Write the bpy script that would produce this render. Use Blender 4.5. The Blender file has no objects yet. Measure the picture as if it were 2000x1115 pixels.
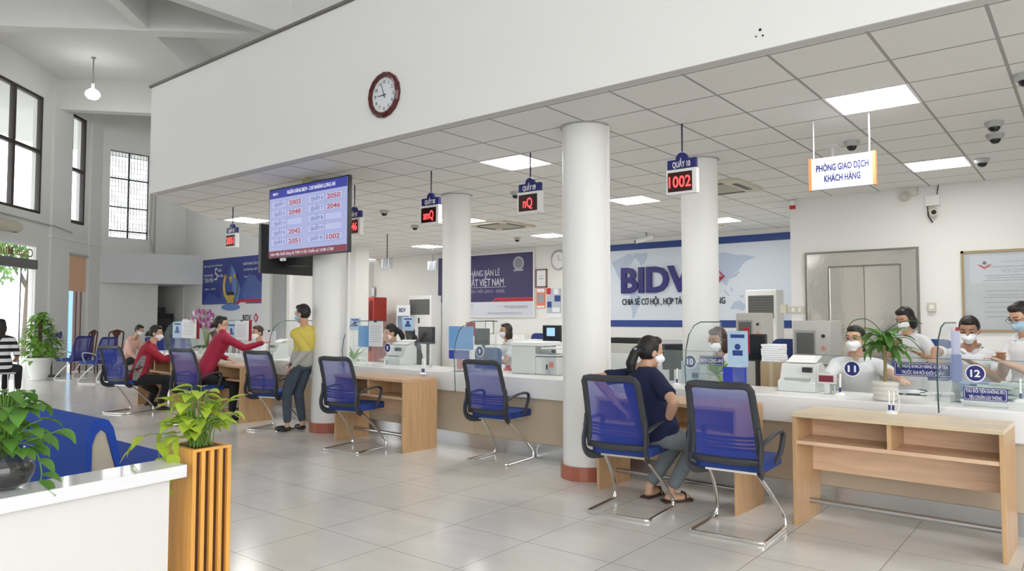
import bpy, bmesh, math, random
from mathutils import Vector, Matrix, noise, geometry
random.seed(7)
D = bpy.data
SC = bpy.context.scene
COL = SC.collection
# ------------------------------------------------------------------ camera, world, exposure
F = 1408.0; HH = 1.4
TH = math.atan(64.5/F); YAW = math.atan(1138/(F/math.cos(TH)))
FWD = Vector((-math.sin(YAW)*math.cos(TH), math.cos(YAW)*math.cos(TH), math.sin(TH)))
RGT = Vector((math.cos(YAW), math.sin(YAW), 0)); UPV = RGT.cross(FWD)
CAM = Vector((0, 0, HH))
cd = D.cameras.new('camera'); cam = D.objects.new('camera', cd); COL.objects.link(cam)
cam.matrix_world = Matrix.Translation(CAM) @ Matrix((RGT, UPV, -FWD)).transposed().to_4x4()
cd.sensor_fit = 'HORIZONTAL'; cd.sensor_width = 36; cd.lens = 36*F/2000; cd.clip_end = 300; cd.clip_start = .05
SC.camera = cam
w = D.worlds.new('sky'); SC.world = w; w.use_nodes = True
bgn = w.node_tree.nodes['Background']; bgn.inputs[0].default_value = (.96, .98, 1.0, 1); bgn.inputs[1].default_value = 2.7
SC.view_settings.view_transform = 'Standard'; SC.view_settings.look = 'None'
SC.view_settings.exposure = 0.8; SC.view_settings.gamma = 1
LAMP = 16      # ceiling panel emission
def area(name, loc, rot, sx, sy, e, col=(1, 1, 1)):
    l = D.lights.new(name, 'AREA'); l.shape = 'RECTANGLE'; l.size = sx; l.size_y = sy; l.energy = e; l.color = col
    o = D.objects.new(name, l); COL.objects.link(o); o.location = loc; o.rotation_euler = rot; return o

def ray(x, y): return FWD*F + RGT*(x-1000) + UPV*(557.5-y)
def fl(x, y, z=0.0):
    d = ray(x, y); return CAM + d*((z-HH)/d.z)
def at(x, y, Y):
    d = ray(x, y); return CAM + d*(Y/d.y)
def atX(x, y, X):
    d = ray(x, y); return CAM + d*(X/d.x)
def plane(x, y, p0, dr):
    n = Vector((dr[1], -dr[0], 0)); d = ray(x, y); p = Vector((p0[0], p0[1], 0))
    return CAM + d*(((p-CAM).dot(n))/d.dot(n))

# ------------------------------------------------------------------ materials
MATS = {}
def mat(name, col, rough=.6, metal=0, var=0, scale=20, bump=0, emit=0, coat=0, spec=.5, ecol=None):
    if name in MATS: return MATS[name]
    m = D.materials.new(name); m.use_nodes = True; nt = m.node_tree; b = nt.nodes['Principled BSDF']
    b.inputs['Base Color'].default_value = (*col, 1); b.inputs['Roughness'].default_value = rough
    b.inputs['Metallic'].default_value = metal; b.inputs['Coat Weight'].default_value = coat
    b.inputs['Specular IOR Level'].default_value = spec
    if emit:
        b.inputs['Emission Color'].default_value = (*(ecol or col), 1); b.inputs['Emission Strength'].default_value = emit
    if var or bump:
        tc = nt.nodes.new('ShaderNodeTexCoord'); n = nt.nodes.new('ShaderNodeTexNoise')
        n.inputs['Scale'].default_value = scale; n.inputs['Detail'].default_value = 4
        nt.links.new(tc.outputs['Object'], n.inputs['Vector'])
        if var:
            mx = nt.nodes.new('ShaderNodeMix'); mx.data_type = 'RGBA'
            mx.inputs['A'].default_value = (*[c*(1-var) for c in col], 1); mx.inputs['B'].default_value = (*[min(1, c*(1+var)) for c in col], 1)
            nt.links.new(n.outputs['Fac'], mx.inputs['Factor']); nt.links.new(mx.outputs['Result'], b.inputs['Base Color'])
        if bump:
            bp = nt.nodes.new('ShaderNodeBump'); bp.inputs['Strength'].default_value = bump; bp.inputs['Distance'].default_value = .005
            nt.links.new(n.outputs['Fac'], bp.inputs['Height']); nt.links.new(bp.outputs['Normal'], b.inputs['Normal'])
    MATS[name] = m; return m
def see_through(name, col, alpha, rough=.3, gloss=0.0):
    if name in MATS: return MATS[name]
    m = D.materials.new(name); m.use_nodes = True; nt = m.node_tree
    b = nt.nodes['Principled BSDF']; b.inputs['Base Color'].default_value = (*col, 1); b.inputs['Roughness'].default_value = rough
    out = nt.nodes['Material Output']; tr = nt.nodes.new('ShaderNodeBsdfTransparent'); mx = nt.nodes.new('ShaderNodeMixShader')
    mx.inputs[0].default_value = alpha
    nt.links.new(tr.outputs[0], mx.inputs[1]); nt.links.new(b.outputs[0], mx.inputs[2]); last = mx
    if gloss:
        g = nt.nodes.new('ShaderNodeBsdfGlossy'); g.inputs['Roughness'].default_value = .02
        lw = nt.nodes.new('ShaderNodeLayerWeight'); lw.inputs[0].default_value = .5
        pw = nt.nodes.new('ShaderNodeMath'); pw.operation = 'POWER'; pw.inputs[1].default_value = 5; nt.links.new(lw.outputs['Facing'], pw.inputs[0])
        fr = nt.nodes.new('ShaderNodeMath'); fr.operation = 'MULTIPLY_ADD'; fr.inputs[1].default_value = .5*gloss; fr.inputs[2].default_value = .04; nt.links.new(pw.outputs[0], fr.inputs[0])
        m2 = nt.nodes.new('ShaderNodeMixShader'); nt.links.new(fr.outputs[0], m2.inputs[0])
        nt.links.new(mx.outputs[0], m2.inputs[1]); nt.links.new(g.outputs[0], m2.inputs[2]); last = m2
    nt.links.new(last.outputs[0], out.inputs[0]); MATS[name] = m; return m
def grid_mat(name, col, line, sx, sy, ox, oy, wd, rough, var=.03, streak=0, coat=0):
    m = mat(name, col, rough, coat=coat); nt = m.node_tree; b = nt.nodes['Principled BSDF']
    g = nt.nodes.new('ShaderNodeNewGeometry'); sp = nt.nodes.new('ShaderNodeSeparateXYZ'); nt.links.new(g.outputs['Position'], sp.inputs[0])
    def ax(o, s, off):
        a = nt.nodes.new('ShaderNodeMath'); a.operation = 'SUBTRACT'; nt.links.new(sp.outputs[o], a.inputs[0]); a.inputs[1].default_value = off
        d = nt.nodes.new('ShaderNodeMath'); d.operation = 'DIVIDE'; nt.links.new(a.outputs[0], d.inputs[0]); d.inputs[1].default_value = s
        p = nt.nodes.new('ShaderNodeMath'); p.operation = 'PINGPONG'; nt.links.new(d.outputs[0], p.inputs[0]); p.inputs[1].default_value = .5
        l = nt.nodes.new('ShaderNodeMath'); l.operation = 'LESS_THAN'; nt.links.new(p.outputs[0], l.inputs[0]); l.inputs[1].default_value = wd/2/s
        return l
    mxx = nt.nodes.new('ShaderNodeMath'); mxx.operation = 'MAXIMUM'
    nt.links.new(ax('X', sx, ox).outputs[0], mxx.inputs[0]); nt.links.new(ax('Y', sy, oy).outputs[0], mxx.inputs[1])
    n = nt.nodes.new('ShaderNodeTexNoise'); n.inputs['Scale'].default_value = 1.6; n.inputs['Detail'].default_value = 6; n.inputs['Distortion'].default_value = streak
    mp = nt.nodes.new('ShaderNodeMapping'); mp.inputs['Scale'].default_value = (1, 2.6, 1); nt.links.new(g.outputs['Position'], mp.inputs[0]); nt.links.new(mp.outputs[0], n.inputs['Vector'])
    c = nt.nodes.new('ShaderNodeMix'); c.data_type = 'RGBA'; c.inputs['A'].default_value = (*[x*(1-var) for x in col], 1); c.inputs['B'].default_value = (*[x*(1+var) for x in col], 1)
    nt.links.new(n.outputs['Fac'], c.inputs['Factor'])
    c2 = nt.nodes.new('ShaderNodeMix'); c2.data_type = 'RGBA'; c2.inputs['B'].default_value = (*line, 1)
    nt.links.new(mxx.outputs[0], c2.inputs['Factor']); nt.links.new(c.outputs['Result'], c2.inputs['A']); nt.links.new(c2.outputs['Result'], b.inputs['Base Color'])
    return m
def wood(name, col, axis='X', rough=.4):
    if name in MATS: return MATS[name]
    m = mat(name, col, rough); nt = m.node_tree; b = nt.nodes['Principled BSDF']
    tc = nt.nodes.new('ShaderNodeTexCoord'); mp = nt.nodes.new('ShaderNodeMapping')
    mp.inputs['Scale'].default_value = {'X': (1.2, 14, 14), 'Z': (14, 14, 1.2)}[axis]
    n = nt.nodes.new('ShaderNodeTexNoise'); n.inputs['Scale'].default_value = 2.2; n.inputs['Detail'].default_value = 5; n.inputs['Distortion'].default_value = .6
    cr = nt.nodes.new('ShaderNodeValToRGB'); cr.color_ramp.elements[0].position = .3; cr.color_ramp.elements[1].position = .7
    cr.color_ramp.elements[0].color = (*[c*.84 for c in col], 1); cr.color_ramp.elements[1].color = (*[min(1, c*1.08) for c in col], 1)
    nt.links.new(tc.outputs['Object'], mp.inputs[0]); nt.links.new(mp.outputs[0], n.inputs['Vector']); nt.links.new(n.outputs['Fac'], cr.inputs[0])
    nt.links.new(cr.outputs[0], b.inputs['Base Color']); return m
def glow(name, col, s): return mat(name, (0, 0, 0), .5, emit=s, ecol=col)

M_WALL = mat('wall paint', (.80, .80, .775), .8, bump=.15, scale=60)
M_CEIL = mat('hall ceiling paint', (.80, .80, .78), .8)
M_TILE = grid_mat('suspended ceiling tiles', (.79, .79, .77), (.36, .36, .35), .604, .604, -1.02, 4.69, .022, .85, .015)
M_FLOOR = grid_mat('polished floor tiles', (.75, .725, .685), (.42, .40, .37), .615, .63, -3.43, 3.0, .007, .17, .10, 1.2)
M_COL = mat('column paint', (.80, .80, .775), .55, bump=.1, scale=30)
M_WHITE = mat('white lacquer', (.86, .86, .85), .25)
M_WHITEM = mat('white matt', (.82, .82, .81), .6)
M_PLAST = mat('grey white plastic', (.66, .68, .66), .45)
M_PLASTD = mat('mid grey plastic', (.42, .43, .42), .5)
M_BEIGEP = mat('beige plastic', (.62, .58, .47), .5)
M_BLACK = mat('black plastic', (.018, .018, .02), .4)
M_DGREY = mat('charcoal plastic', (.036, .038, .044), .45)
M_CHROME = mat('chrome', (.80, .79, .77), .12, 1)
M_STEEL = mat('brushed steel', (.55, .56, .57), .3, 1, bump=.1, scale=80)
M_STEELP = mat('polished steel plate', (.84, .81, .76), .12, 1, bump=1.0, scale=2.2)
M_BEIGE = wood('pale oak laminate', (.56, .45, .32), 'X', .45)
M_WOODD = wood('honey desk laminate', (.62, .40, .235), 'X', .38)
M_WOODV = wood('honey desk panel', (.56, .35, .18), 'Z', .42)
M_PLANT = wood('orange wood planter', (.84, .42, .09), 'Z', .35)
M_DARKWD = mat('dark red wood', (.10, .022, .014), .3)
M_BROWN = mat('dark brown', (.07, .025, .012), .5)
M_BLUEF = mat('royal blue fabric', (.008, .055, .36), .85, bump=.4, scale=300, var=.12)
M_SEATF = mat('blue chair fabric', (.014, .042, .22), .8, bump=.4, scale=300, var=.12)
M_NAVY = mat('navy', (.018, .022, .16), .5)
M_NAVYB = mat('blue band', (.02, .055, .24), .5)
M_RED = mat('red', (.55, .02, .03), .5)
M_REDC = mat('clipboard red', (.42, .012, .03), .45)
M_LBLUE = mat('brochure blue', (.16, .38, .75), .5)
M_PAPER = mat('paper', (.85, .86, .88), .7)
M_INK = mat('grey ink', (.35, .36, .40), .7)
M_INKD = mat('dark ink', (.02, .02, .03), .6)
M_MESH = see_through('blue chair mesh', (.022, .046, .33), .70, .8)
M_ACRYL = see_through('clear acrylic', (.60, .80, .80), .06, .1, .5)
M_ACRYLB = see_through('clear acrylic edge', (.12, .25, .24), .8, .2)
M_GLASS = see_through('window glass', (.8, .9, .9), .05, .1, .5)
M_LENS = see_through('pocket plastic', (.5, .62, .78), .35, .15, .5)
M_LAMP = glow('lit panel', (1, .985, .95), LAMP)
M_SKIN = mat('skin', (.56, .33, .22), .5, var=.05, scale=8)
M_SKIND = mat('skin tan', (.40, .21, .13), .5, var=.05, scale=8)
M_HAIR = mat('black hair', (.010, .008, .008), .55, bump=.6, scale=90)
M_HAIRB = mat('dark brown hair', (.05, .018, .012), .4, bump=.6, scale=90)
M_MASK = mat('white mask', (.86, .88, .90), .8)
M_MASKB = mat('blue mask', (.38, .55, .68), .8)
M_SHOE = mat('black shoe', (.012, .012, .012), .4)
M_REDSKIRT = mat('terracotta tile', (.38, .12, .075), .35, var=.15, scale=9)

# ------------------------------------------------------------------ mesh builder
class MB:
    def __init__(s): s.v = []; s.f = []; s.mi = []; s.m = 0
    def add(s, vs, fs, mi=None):
        o = len(s.v); s.v += [Vector(v) for v in vs]; s.f += [tuple(i+o for i in f) for f in fs]; s.mi += [s.m if mi is None else mi]*len(fs); return s
    def box(s, c, d, rz=0, M=None, mi=None):
        R = M if M is not None else Matrix.Rotation(rz, 3, 'Z'); c = Vector(c)
        vs = [c + R @ Vector((x*d[0]/2, y*d[1]/2, z*d[2]/2)) for x in (-1, 1) for y in (-1, 1) for z in (-1, 1)]
        return s.add(vs, [(0, 1, 3, 2), (4, 6, 7, 5), (0, 4, 5, 1), (2, 3, 7, 6), (0, 2, 6, 4), (1, 5, 7, 3)], mi)
    def bb(s, a, b, mi=None):
        return s.box([(a[i]+b[i])/2 for i in range(3)], [abs(b[i]-a[i]) for i in range(3)], mi=mi)
    def lathe(s, prof, c=(0, 0, 0), n=24, M=None, mi=None, cap=True):
        vs = []; fs = []; c = Vector(c)
        for r, z in prof:
            for k in range(n):
                p = Vector((r*math.cos(2*math.pi*k/n), r*math.sin(2*math.pi*k/n), z)); vs.append(c + (M @ p if M else p))
        for i in range(len(prof)-1):
            for k in range(n): fs.append((i*n+k, i*n+(k+1) % n, (i+1)*n+(k+1) % n, (i+1)*n+k))
        if cap: fs.append(tuple(range(n-1, -1, -1))); fs.append(tuple((len(prof)-1)*n+k for k in range(n)))
        return s.add(vs, fs, mi)
    def cyl(s, a, b, r, r2=None, n=16, mi=None):
        a = Vector(a); b = Vector(b); d = b-a; L = d.length
        q = d.to_track_quat('Z', 'Y').to_matrix()
        return s.lathe([(r, 0), (r if r2 is None else r2, L)], a, n, q, mi)
    def ell(s, c, r, M=None, n=16, mi=None):
        c = Vector(c); vs = []; fs = []; h = n//2
        for i in range(h+1):
            t = math.pi*i/h
            for k in range(n):
                p = Vector((r[0]*math.sin(t)*math.cos(2*math.pi*k/n), r[1]*math.sin(t)*math.sin(2*math.pi*k/n), -r[2]*math.cos(t)))
                vs.append(c + (M @ p if M else p))
        for i in range(h):
            for k in range(n):
                q = [i*n+k, i*n+(k+1) % n, (i+1)*n+(k+1) % n, (i+1)*n+k]
                if i == 0: q = [k, n+(k+1) % n, n+k]
                elif i == h-1: q = [i*n+k, i*n+(k+1) % n, (i+1)*n+k]
                fs.append(tuple(q))
        # weld poles
        return s.add(vs, fs, mi)
    def tube(s, pts, r, n=10, mi=None, closed=False, flat=None):
        pts = [Vector(p) for p in pts]; m = len(pts); rs = r if isinstance(r, list) else [r]*m
        prev = None; vs = []; fs = []
        for i, p in enumerate(pts):
            if closed: d = pts[(i+1) % m]-pts[i-1]
            else: d = pts[min(i+1, m-1)]-pts[max(i-1, 0)]
            d.normalize()
            if prev is None:
                u = d.orthogonal().normalized()
                if flat: u = (Vector(flat)-d*d.dot(Vector(flat))).normalized()
            else: u = (prev-d*prev.dot(d)).normalized()
            if flat: u = (Vector(flat)-d*d.dot(Vector(flat))).normalized()
            prev = u; v = d.cross(u)
            ra = rs[i]; a, b = (ra if isinstance(ra, (list, tuple)) else (ra, ra))
            for k in range(n):
                t = 2*math.pi*k/n; vs.append(p + u*a*math.cos(t) + v*b*math.sin(t))
        for i in range(m if closed else m-1):
            j = (i+1) % m
            for k in range(n): fs.append((i*n+k, i*n+(k+1) % n, j*n+(k+1) % n, j*n+k))
        if not closed: fs.append(tuple(range(n-1, -1, -1))); fs.append(tuple((m-1)*n+k for k in range(n)))
        return s.add(vs, fs, mi)
    def grid(s, fn, nu, nv, thick=0, mi=None):
        P = [[Vector(fn(i/nu, j/nv)) for j in range(nv+1)] for i in range(nu+1)]
        vs = [p for r in P for p in r]; W = nv+1
        fs = [(i*W+j, (i+1)*W+j, (i+1)*W+j+1, i*W+j+1) for i in range(nu) for j in range(nv)]
        if thick:
            N = []
            for i in range(nu+1):
                for j in range(nv+1):
                    du = P[min(i+1, nu)][j]-P[max(i-1, 0)][j]; dv = P[i][min(j+1, nv)]-P[i][max(j-1, 0)]
                    nn = du.cross(dv); N.append(nn.normalized() if nn.length > 1e-9 else Vector((0, 0, 1)))
            o = len(vs); vs = vs + [v-n*thick for v, n in zip(vs, N)]
            fs2 = [tuple(reversed([i+o for i in f])) for f in fs]; fs = fs + fs2
            rim = [i*W for i in range(nu+1)] + [nu*W+j for j in range(1, nv+1)] + [i*W+nv for i in range(nu-1, -1, -1)] + [j for j in range(nv-1, 0, -1)]
            for a, b in zip(rim, rim[1:]+rim[:1]): fs.append((b, a, a+o, b+o))
        return s.add(vs, fs, mi)
    def prism(s, poly, h, M=None, mi=None):
        """poly in local xy, extruded along local z by h"""
        n = len(poly); M = M or Matrix.Identity(4)
        ar = sum(poly[i][0]*poly[(i+1) % n][1]-poly[(i+1) % n][0]*poly[i][1] for i in range(n))
        if ar < 0: poly = poly[::-1]
        vs = [M @ Vector((x, y, 0)) for x, y in poly] + [M @ Vector((x, y, h)) for x, y in poly]
        tris = geometry.tessellate_polygon([[Vector((x, y, 0)) for x, y in poly]])
        fs = []
        for t in tris:
            a, b, c = [Vector((*poly[i], 0)) for i in t]
            if (b-a).cross(c-a).z < 0: t = (t[0], t[2], t[1])
            fs.append(tuple(i+n for i in t)); fs.append((t[0], t[2], t[1]))
        for i in range(n): fs.append((i, (i+1) % n, n+(i+1) % n, n+i))
        return s.add(vs, fs, mi)
    def text(s, txt, M, w=None, h=None, ext=.002, mi=None, align='CENTER', bold=0, spacing=1.0):
        """text in local xy, centred at origin; w = total width, h = cap-ish height"""
        cu = D.curves.new('t', 'FONT'); cu.body = txt; cu.align_x = 'LEFT'; cu.extrude = .01; cu.offset = bold; cu.space_character = spacing; cu.resolution_u = 3
        o = D.objects.new('t', cu); COL.objects.link(o); bpy.context.view_layer.update()
        me = D.meshes.new_from_object(o.evaluated_get(bpy.context.evaluated_depsgraph_get()))
        vs = [v.co.copy() for v in me.vertices]; fs = [tuple(p.vertices) for p in me.polygons]
        D.objects.remove(o); D.meshes.remove(me); D.curves.remove(cu)
        if not vs: return s
        x0 = min(v.x for v in vs); x1 = max(v.x for v in vs)
        sy = h/.7; sx = (w/(x1-x0)) if w else sy
        ox = {'CENTER': (x0+x1)/2, 'LEFT': x0, 'RIGHT': x1}[align]
        return s.add([M @ Vector(((v.x-ox)*sx, (v.y-.35)*sy, v.z*50*ext + ext/2)) for v in vs], fs, mi)
    def build(s, name, m, parent=None, bevel=0, smooth=True, subd=0, weld=False):
        me = D.meshes.new(name); me.from_pydata([tuple(v) for v in s.v], [], s.f)
        ms = m if isinstance(m, (list, tuple)) else [m]
        for x in ms: me.materials.append(x)
        me.polygons.foreach_set('material_index', [min(i, len(ms)-1) for i in s.mi])
        if weld:
            b = bmesh.new(); b.from_mesh(me); bmesh.ops.remove_doubles(b, verts=b.verts, dist=1e-5); b.to_mesh(me); b.free()
        me.update(); o = D.objects.new(name, me); COL.objects.link(o)
        if parent is not None: o.parent = parent
        if smooth:
            me.shade_smooth()
            me.set_sharp_from_angle(angle=math.radians(35))
        if bevel:
            bm_ = o.modifiers.new('b', 'BEVEL'); bm_.width = bevel; bm_.segments = 2; bm_.limit_method = 'ANGLE'
        if subd:
            sm = o.modifiers.new('s', 'SUBSURF'); sm.levels = subd; sm.render_levels = subd
        return o
def facing(loc, nrm, up=(0, 0, 1)):
    """matrix whose local z is nrm (out of the surface), local y is up"""
    z = Vector(nrm).normalized(); y = (Vector(up)-z*Vector(up).dot(z)).normalized(); x = y.cross(z)
    return Matrix.Translation(Vector(loc)) @ Matrix((x, y, z)).transposed().to_4x4()
NY = (0, -1, 0)

def tag(o, label=None, cat=None, group=None, kind=None):
    if label: o['label'] = label
    if cat: o['category'] = cat
    if group: o['group'] = group
    if kind: o['kind'] = kind
    return o
def thing(name, label, cat, loc=(0, 0, 0), rz=0, group=None):
    o = D.objects.new(name, None); COL.objects.link(o); o.location = loc; o.rotation_euler = (0, 0, rz); o.empty_display_size = .1
    return tag(o, label, cat, group)
def struct(name, mb, m, **k):
    o = mb.build(name, m, **k); o['kind'] = 'structure'; return o
def dup(root, loc=None, rz=None, label=None, group=None):
    def cp(o, par):
        c = o.copy(); COL.objects.link(c)
        if par is not None: c.parent = par
        for ch in [x for x in o.children]: cp(ch, c)
        return c
    r = cp(root, None)
    if loc is not None: r.location = loc
    if rz is not None: r.rotation_euler = (0, 0, rz)
    if label: r['label'] = label
    if group: r['group'] = group
    return r
def arc(c, r, a0, a1, n, plane='xy'):
    out = []
    for i in range(n+1):
        a = math.radians(a0+(a1-a0)*i/n); out.append((c[0]+r*math.cos(a), c[1]+r*math.sin(a)))
    return out
def rrect(w_, h_, r, n=4):
    P = []
    for cx, cy, a in ((w_/2-r, h_/2-r, 0), (-w_/2+r, h_/2-r, 90), (-w_/2+r, -h_/2+r, 180), (w_/2-r, -h_/2+r, 270)):
        P += arc((cx, cy), r, a, a+90, n)
    return P
def smoothpath(pts, n=6):
    pts = [Vector(p) for p in pts]; out = []
    for i in range(len(pts)-1):
        p0 = pts[max(i-1, 0)]; p1 = pts[i]; p2 = pts[i+1]; p3 = pts[min(i+2, len(pts)-1)]
        for k in range(n):
            t = k/n; out.append(.5*((2*p1)+(p2-p0)*t+(2*p0-5*p1+4*p2-p3)*t*t+(-p0+3*p1-3*p2+p3)*t**3))
    out.append(pts[-1]); return out
# ------------------------------------------------------------------ building shell
CZ = 3.13; UZ = 7.5
FA = math.radians(43); FD = Vector((-math.sin(FA), math.cos(FA), 0)); FN = Vector((-math.cos(FA), -math.sin(FA), 0)); FP = Vector((-20.4, 6.95, 0))
def fac(s, t, z): return FP + FD*s + FN*t + Vector((0, 0, z))
def fbox(mb, s0, s1, z0, z1, t0, t1, mi=None):
    c = fac((s0+s1)/2, (t0+t1)/2, (z0+z1)/2); R = Matrix((FD, -FN, Vector((0, 0, 1)))).transposed()
    return mb.box(c, (abs(s1-s0), abs(t1-t0), abs(z1-z0)), M=R, mi=mi)
Tz = lambda z: Matrix.Translation((0, 0, z))
f0 = fac(-20, 0, 0); f1 = fac(2.0, 0, 0)
mb = MB(); mb.prism([(f0.x, f0.y), (f1.x, f1.y), (-21.75, 10.1), (-23.8, 10.1), (-23.8, 14.2), (8, 14.2), (8, f0.y)], .1, Tz(-.1)); struct('floor', mb, M_FLOOR, smooth=False)
mb = MB(); mb.prism([(f0.x-6, f0.y-6), (-28.5, 8.5), (-28.5, 16), (8.3, 16), (8.3, f0.y-6)], .2, Tz(UZ)); struct('ceiling', mb, M_CEIL, smooth=False)  # overhang past the facade is lengthened to dim the window light
mb = MB(); mb.prism([(-10.1, 4.565), (4, 4.565), (4, 13.95), (-16.35, 13.95), (-16.35, 10.9), (-16.2, 10.9)], .03, Tz(CZ)); struct('ceiling_suspended', mb, M_TILE, smooth=False)
mb = MB(); mb.prism([(-10.13, 4.56), (4, 4.56), (4, 14), (-16.35, 14), (-16.35, 10.9), (-16.22, 10.9)], 1.45, Tz(CZ+.03))
mb.bb((-10.13, 4.556, CZ-.003), (4, 4.575, 4.6))
for x, y, r in ((1484.8, 58.2, .007), (1477, 71.5, .004), (1490, 69.5, .005)):
    p = at(x, y, 4.555); mb.cyl(p, p+Vector((0, -.004, 0)), r*1.3, mi=1)
struct('wall_front', mb, [M_WALL, M_BLACK], smooth=False)
mb = MB(); mb.bb((-10.16, 4.53, 4.61), (4, 4.60, 4.64)); mb.tube([(-10.13, 4.56, 4.625), (-16.2, 10.9, 4.625)], .02, 4); struct('trim_1', mb, mat('dark capping', (.17, .155, .14), .6), smooth=False)
# grey shadow-gap strip along the ceiling edge
mb = MB(); mb.bb((-10.05, 4.57, CZ-.004), (4, 4.66, CZ+.001)); struct('trim_2', mb, mat('ceiling edge strip', (.60, .60, .59), .8), smooth=False)

# back walls
mb = MB(); mb.bb((-8.2, -6.4, 0), (-.5, -6.2, UZ)); mb.bb((-.5, -6.4, 6.6), (8.2, -6.2, UZ)); struct('wall_rear_added', mb, M_WALL)  # added behind the camera: blocks light at the left, open at the right
mb = MB(); mb.bb((8.0, -6.2, 6.6), (8.2, 4.56, UZ)); mb.bb((8.0, 2.5, 0), (8.2, 4.56, 6.6)); mb.bb((4.0, 4.56, 0), (8.2, 4.7, UZ)); struct('wall_side_added', mb, M_WALL)  # added out of view, left open so daylight reaches the front wall
def wall(name, a, b, z0, z1, t=.12, m=None, holes=()):
    """vertical wall from a to b (xy), thickness to the left of a->b; holes (s0,s1,z0,z1)"""
    a = Vector((*a, 0)); b = Vector((*b, 0)); L = (b-a).length; d = (b-a)/L; n = Vector((-d.y, d.x, 0))
    mb = MB(); R = Matrix((d, n, Vector((0, 0, 1)))).transposed()
    ss = sorted({0, L, *[h[0] for h in holes], *[h[1] for h in holes]}); zs = sorted({z0, z1, *[h[2] for h in holes], *[h[3] for h in holes]})
    for i in range(len(ss)-1):
        run = None
        for j in range(len(zs)-1):
            cs = (ss[i]+ss[i+1])/2; cz = (zs[j]+zs[j+1])/2
            if any(h[0] < cs < h[1] and h[2] < cz < h[3] for h in holes): continue
            mb.box(a+d*cs+n*t/2+Vector((0, 0, cz)), (ss[i+1]-ss[i], t, zs[j+1]-zs[j]), M=R)
    return struct(name, mb, m or M_WALL, smooth=False)
wall('wall_back', (-3.30, 13.9), (-16.45, 13.9), 0, CZ, t=-.12)
wall('wall_recess_left', (-16.45, 14.0), (-16.45, 11.5), 0, CZ, t=-.12)
wall('wall_recess_right', (-3.42, 10.7), (-3.42, 13.9), 0, CZ, t=-.12)
wall('wall_back_right', (4.0, 10.7), (-3.42, 10.7), 0, CZ, t=-.12)
wall('wall_right', (4.0, 4.56), (4.0, 10.8), 0, CZ, t=-.12)
wall('wall_back_left', (-16.33, 10.9), (-23.8, 10.9), 0, UZ, t=-.12)
wall('wall_upper_back', (6.0, 14.1), (-16.3, 14.1), CZ+1.2, UZ, t=-.12)
wall('wall_dark_room', (-17.6, 11.3), (-17.6, 13), 0, CZ, m=mat('unlit room shade', (.02, .02, .02), .9))  # near-black colour stands in for the shade of the unlit room
mb = MB(); mb.bb((-16.92, 10.86, 0), (-16.35, 10.90, 2.9)); struct('trim_3', mb, mat('grey panel', (.42, .43, .42), .4))
mb = MB(); mb.bb((-17.3, 10.78, 0), (-16.92, 10.9, CZ)); struct('wall_pier', mb, M_WALL)
a = Vector((-21.75, 8.41, 0)); wall('wall_left', (-21.75, 8.41), (-21.75, 10.95), 0, UZ, t=.2, holes=[(8.68-8.41, 9.80-8.41, 3.72, 6.24), (10.1-8.41, 10.88-8.41, 0, 2.42)])
wall('wall_nook', (-23.7, 9.9), (-23.7, 10.9), 0, 2.6, t=.1); mb = MB(); mb.bb((-23.7, 10.0, 0), (-21.95, 10.1, 2.6)); mb.bb((-23.7, 10.0, 2.42), (-21.8, 10.9, 2.5)); struct('wall_nook_side', mb, M_WALL)
mb = MB(); mb.prism([(-21.74, 8.42), (-20.6, 10.89), (-21.74, 10.89)], .86, Tz(2.41)); struct('trim_4', mb, mat('grey painted beam', (.70, .71, .73), .7), smooth=False)
# barred window
mb = MB(); X = -21.75
for y in (8.68, 9.24, 9.80): mb.bb((X-.16, y-.02, 3.72), (X-.10, y+.02, 6.24))
for z in (3.72, 3.93, 4.62, 5.45, 6.24): mb.bb((X-.16, 8.68, z-.02), (X-.10, 9.80, z+.02))
wn = struct('window_1', mb, M_BLACK)
mb = MB()
for k in range(1, 13): y = 8.68+1.12*k/13; mb.bb((X-.08, y-.006, 3.72), (X-.065, y+.006, 6.24))
for k in range(1, 17): z = 3.72+2.52*k/17; mb.bb((X-.08, 8.68, z-.006), (X-.065, 9.80, z+.006))
struct('window_1_bars', mb, mat('grey bars', (.45, .47, .48), .5))
mb = MB(); mb.bb((X-.14, 8.68, 3.72), (X-.13, 9.80, 6.24)); struct('window_1_pane', mb, see_through('obscured glass', (.85, .9, .9), .25, .6))
mb = MB(); mb.tube(smoothpath([(X+.04, 9.86, 6.9), (X+.04, 9.84, 4.6), (X+.05, 9.80, 3.9), (X+.04, 9.95, 3.3)]), .018, 6); mb.tube([(X+.04, 9.95, 6.9), (X+.04, 9.95, 3.3)], .02, 6)
tag(mb.build('cable_pipe', mat('pipe grey', (.5, .48, .45), .6)), 'pair of grey pipes running down the wall right of the barred window', 'pipe')

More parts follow.
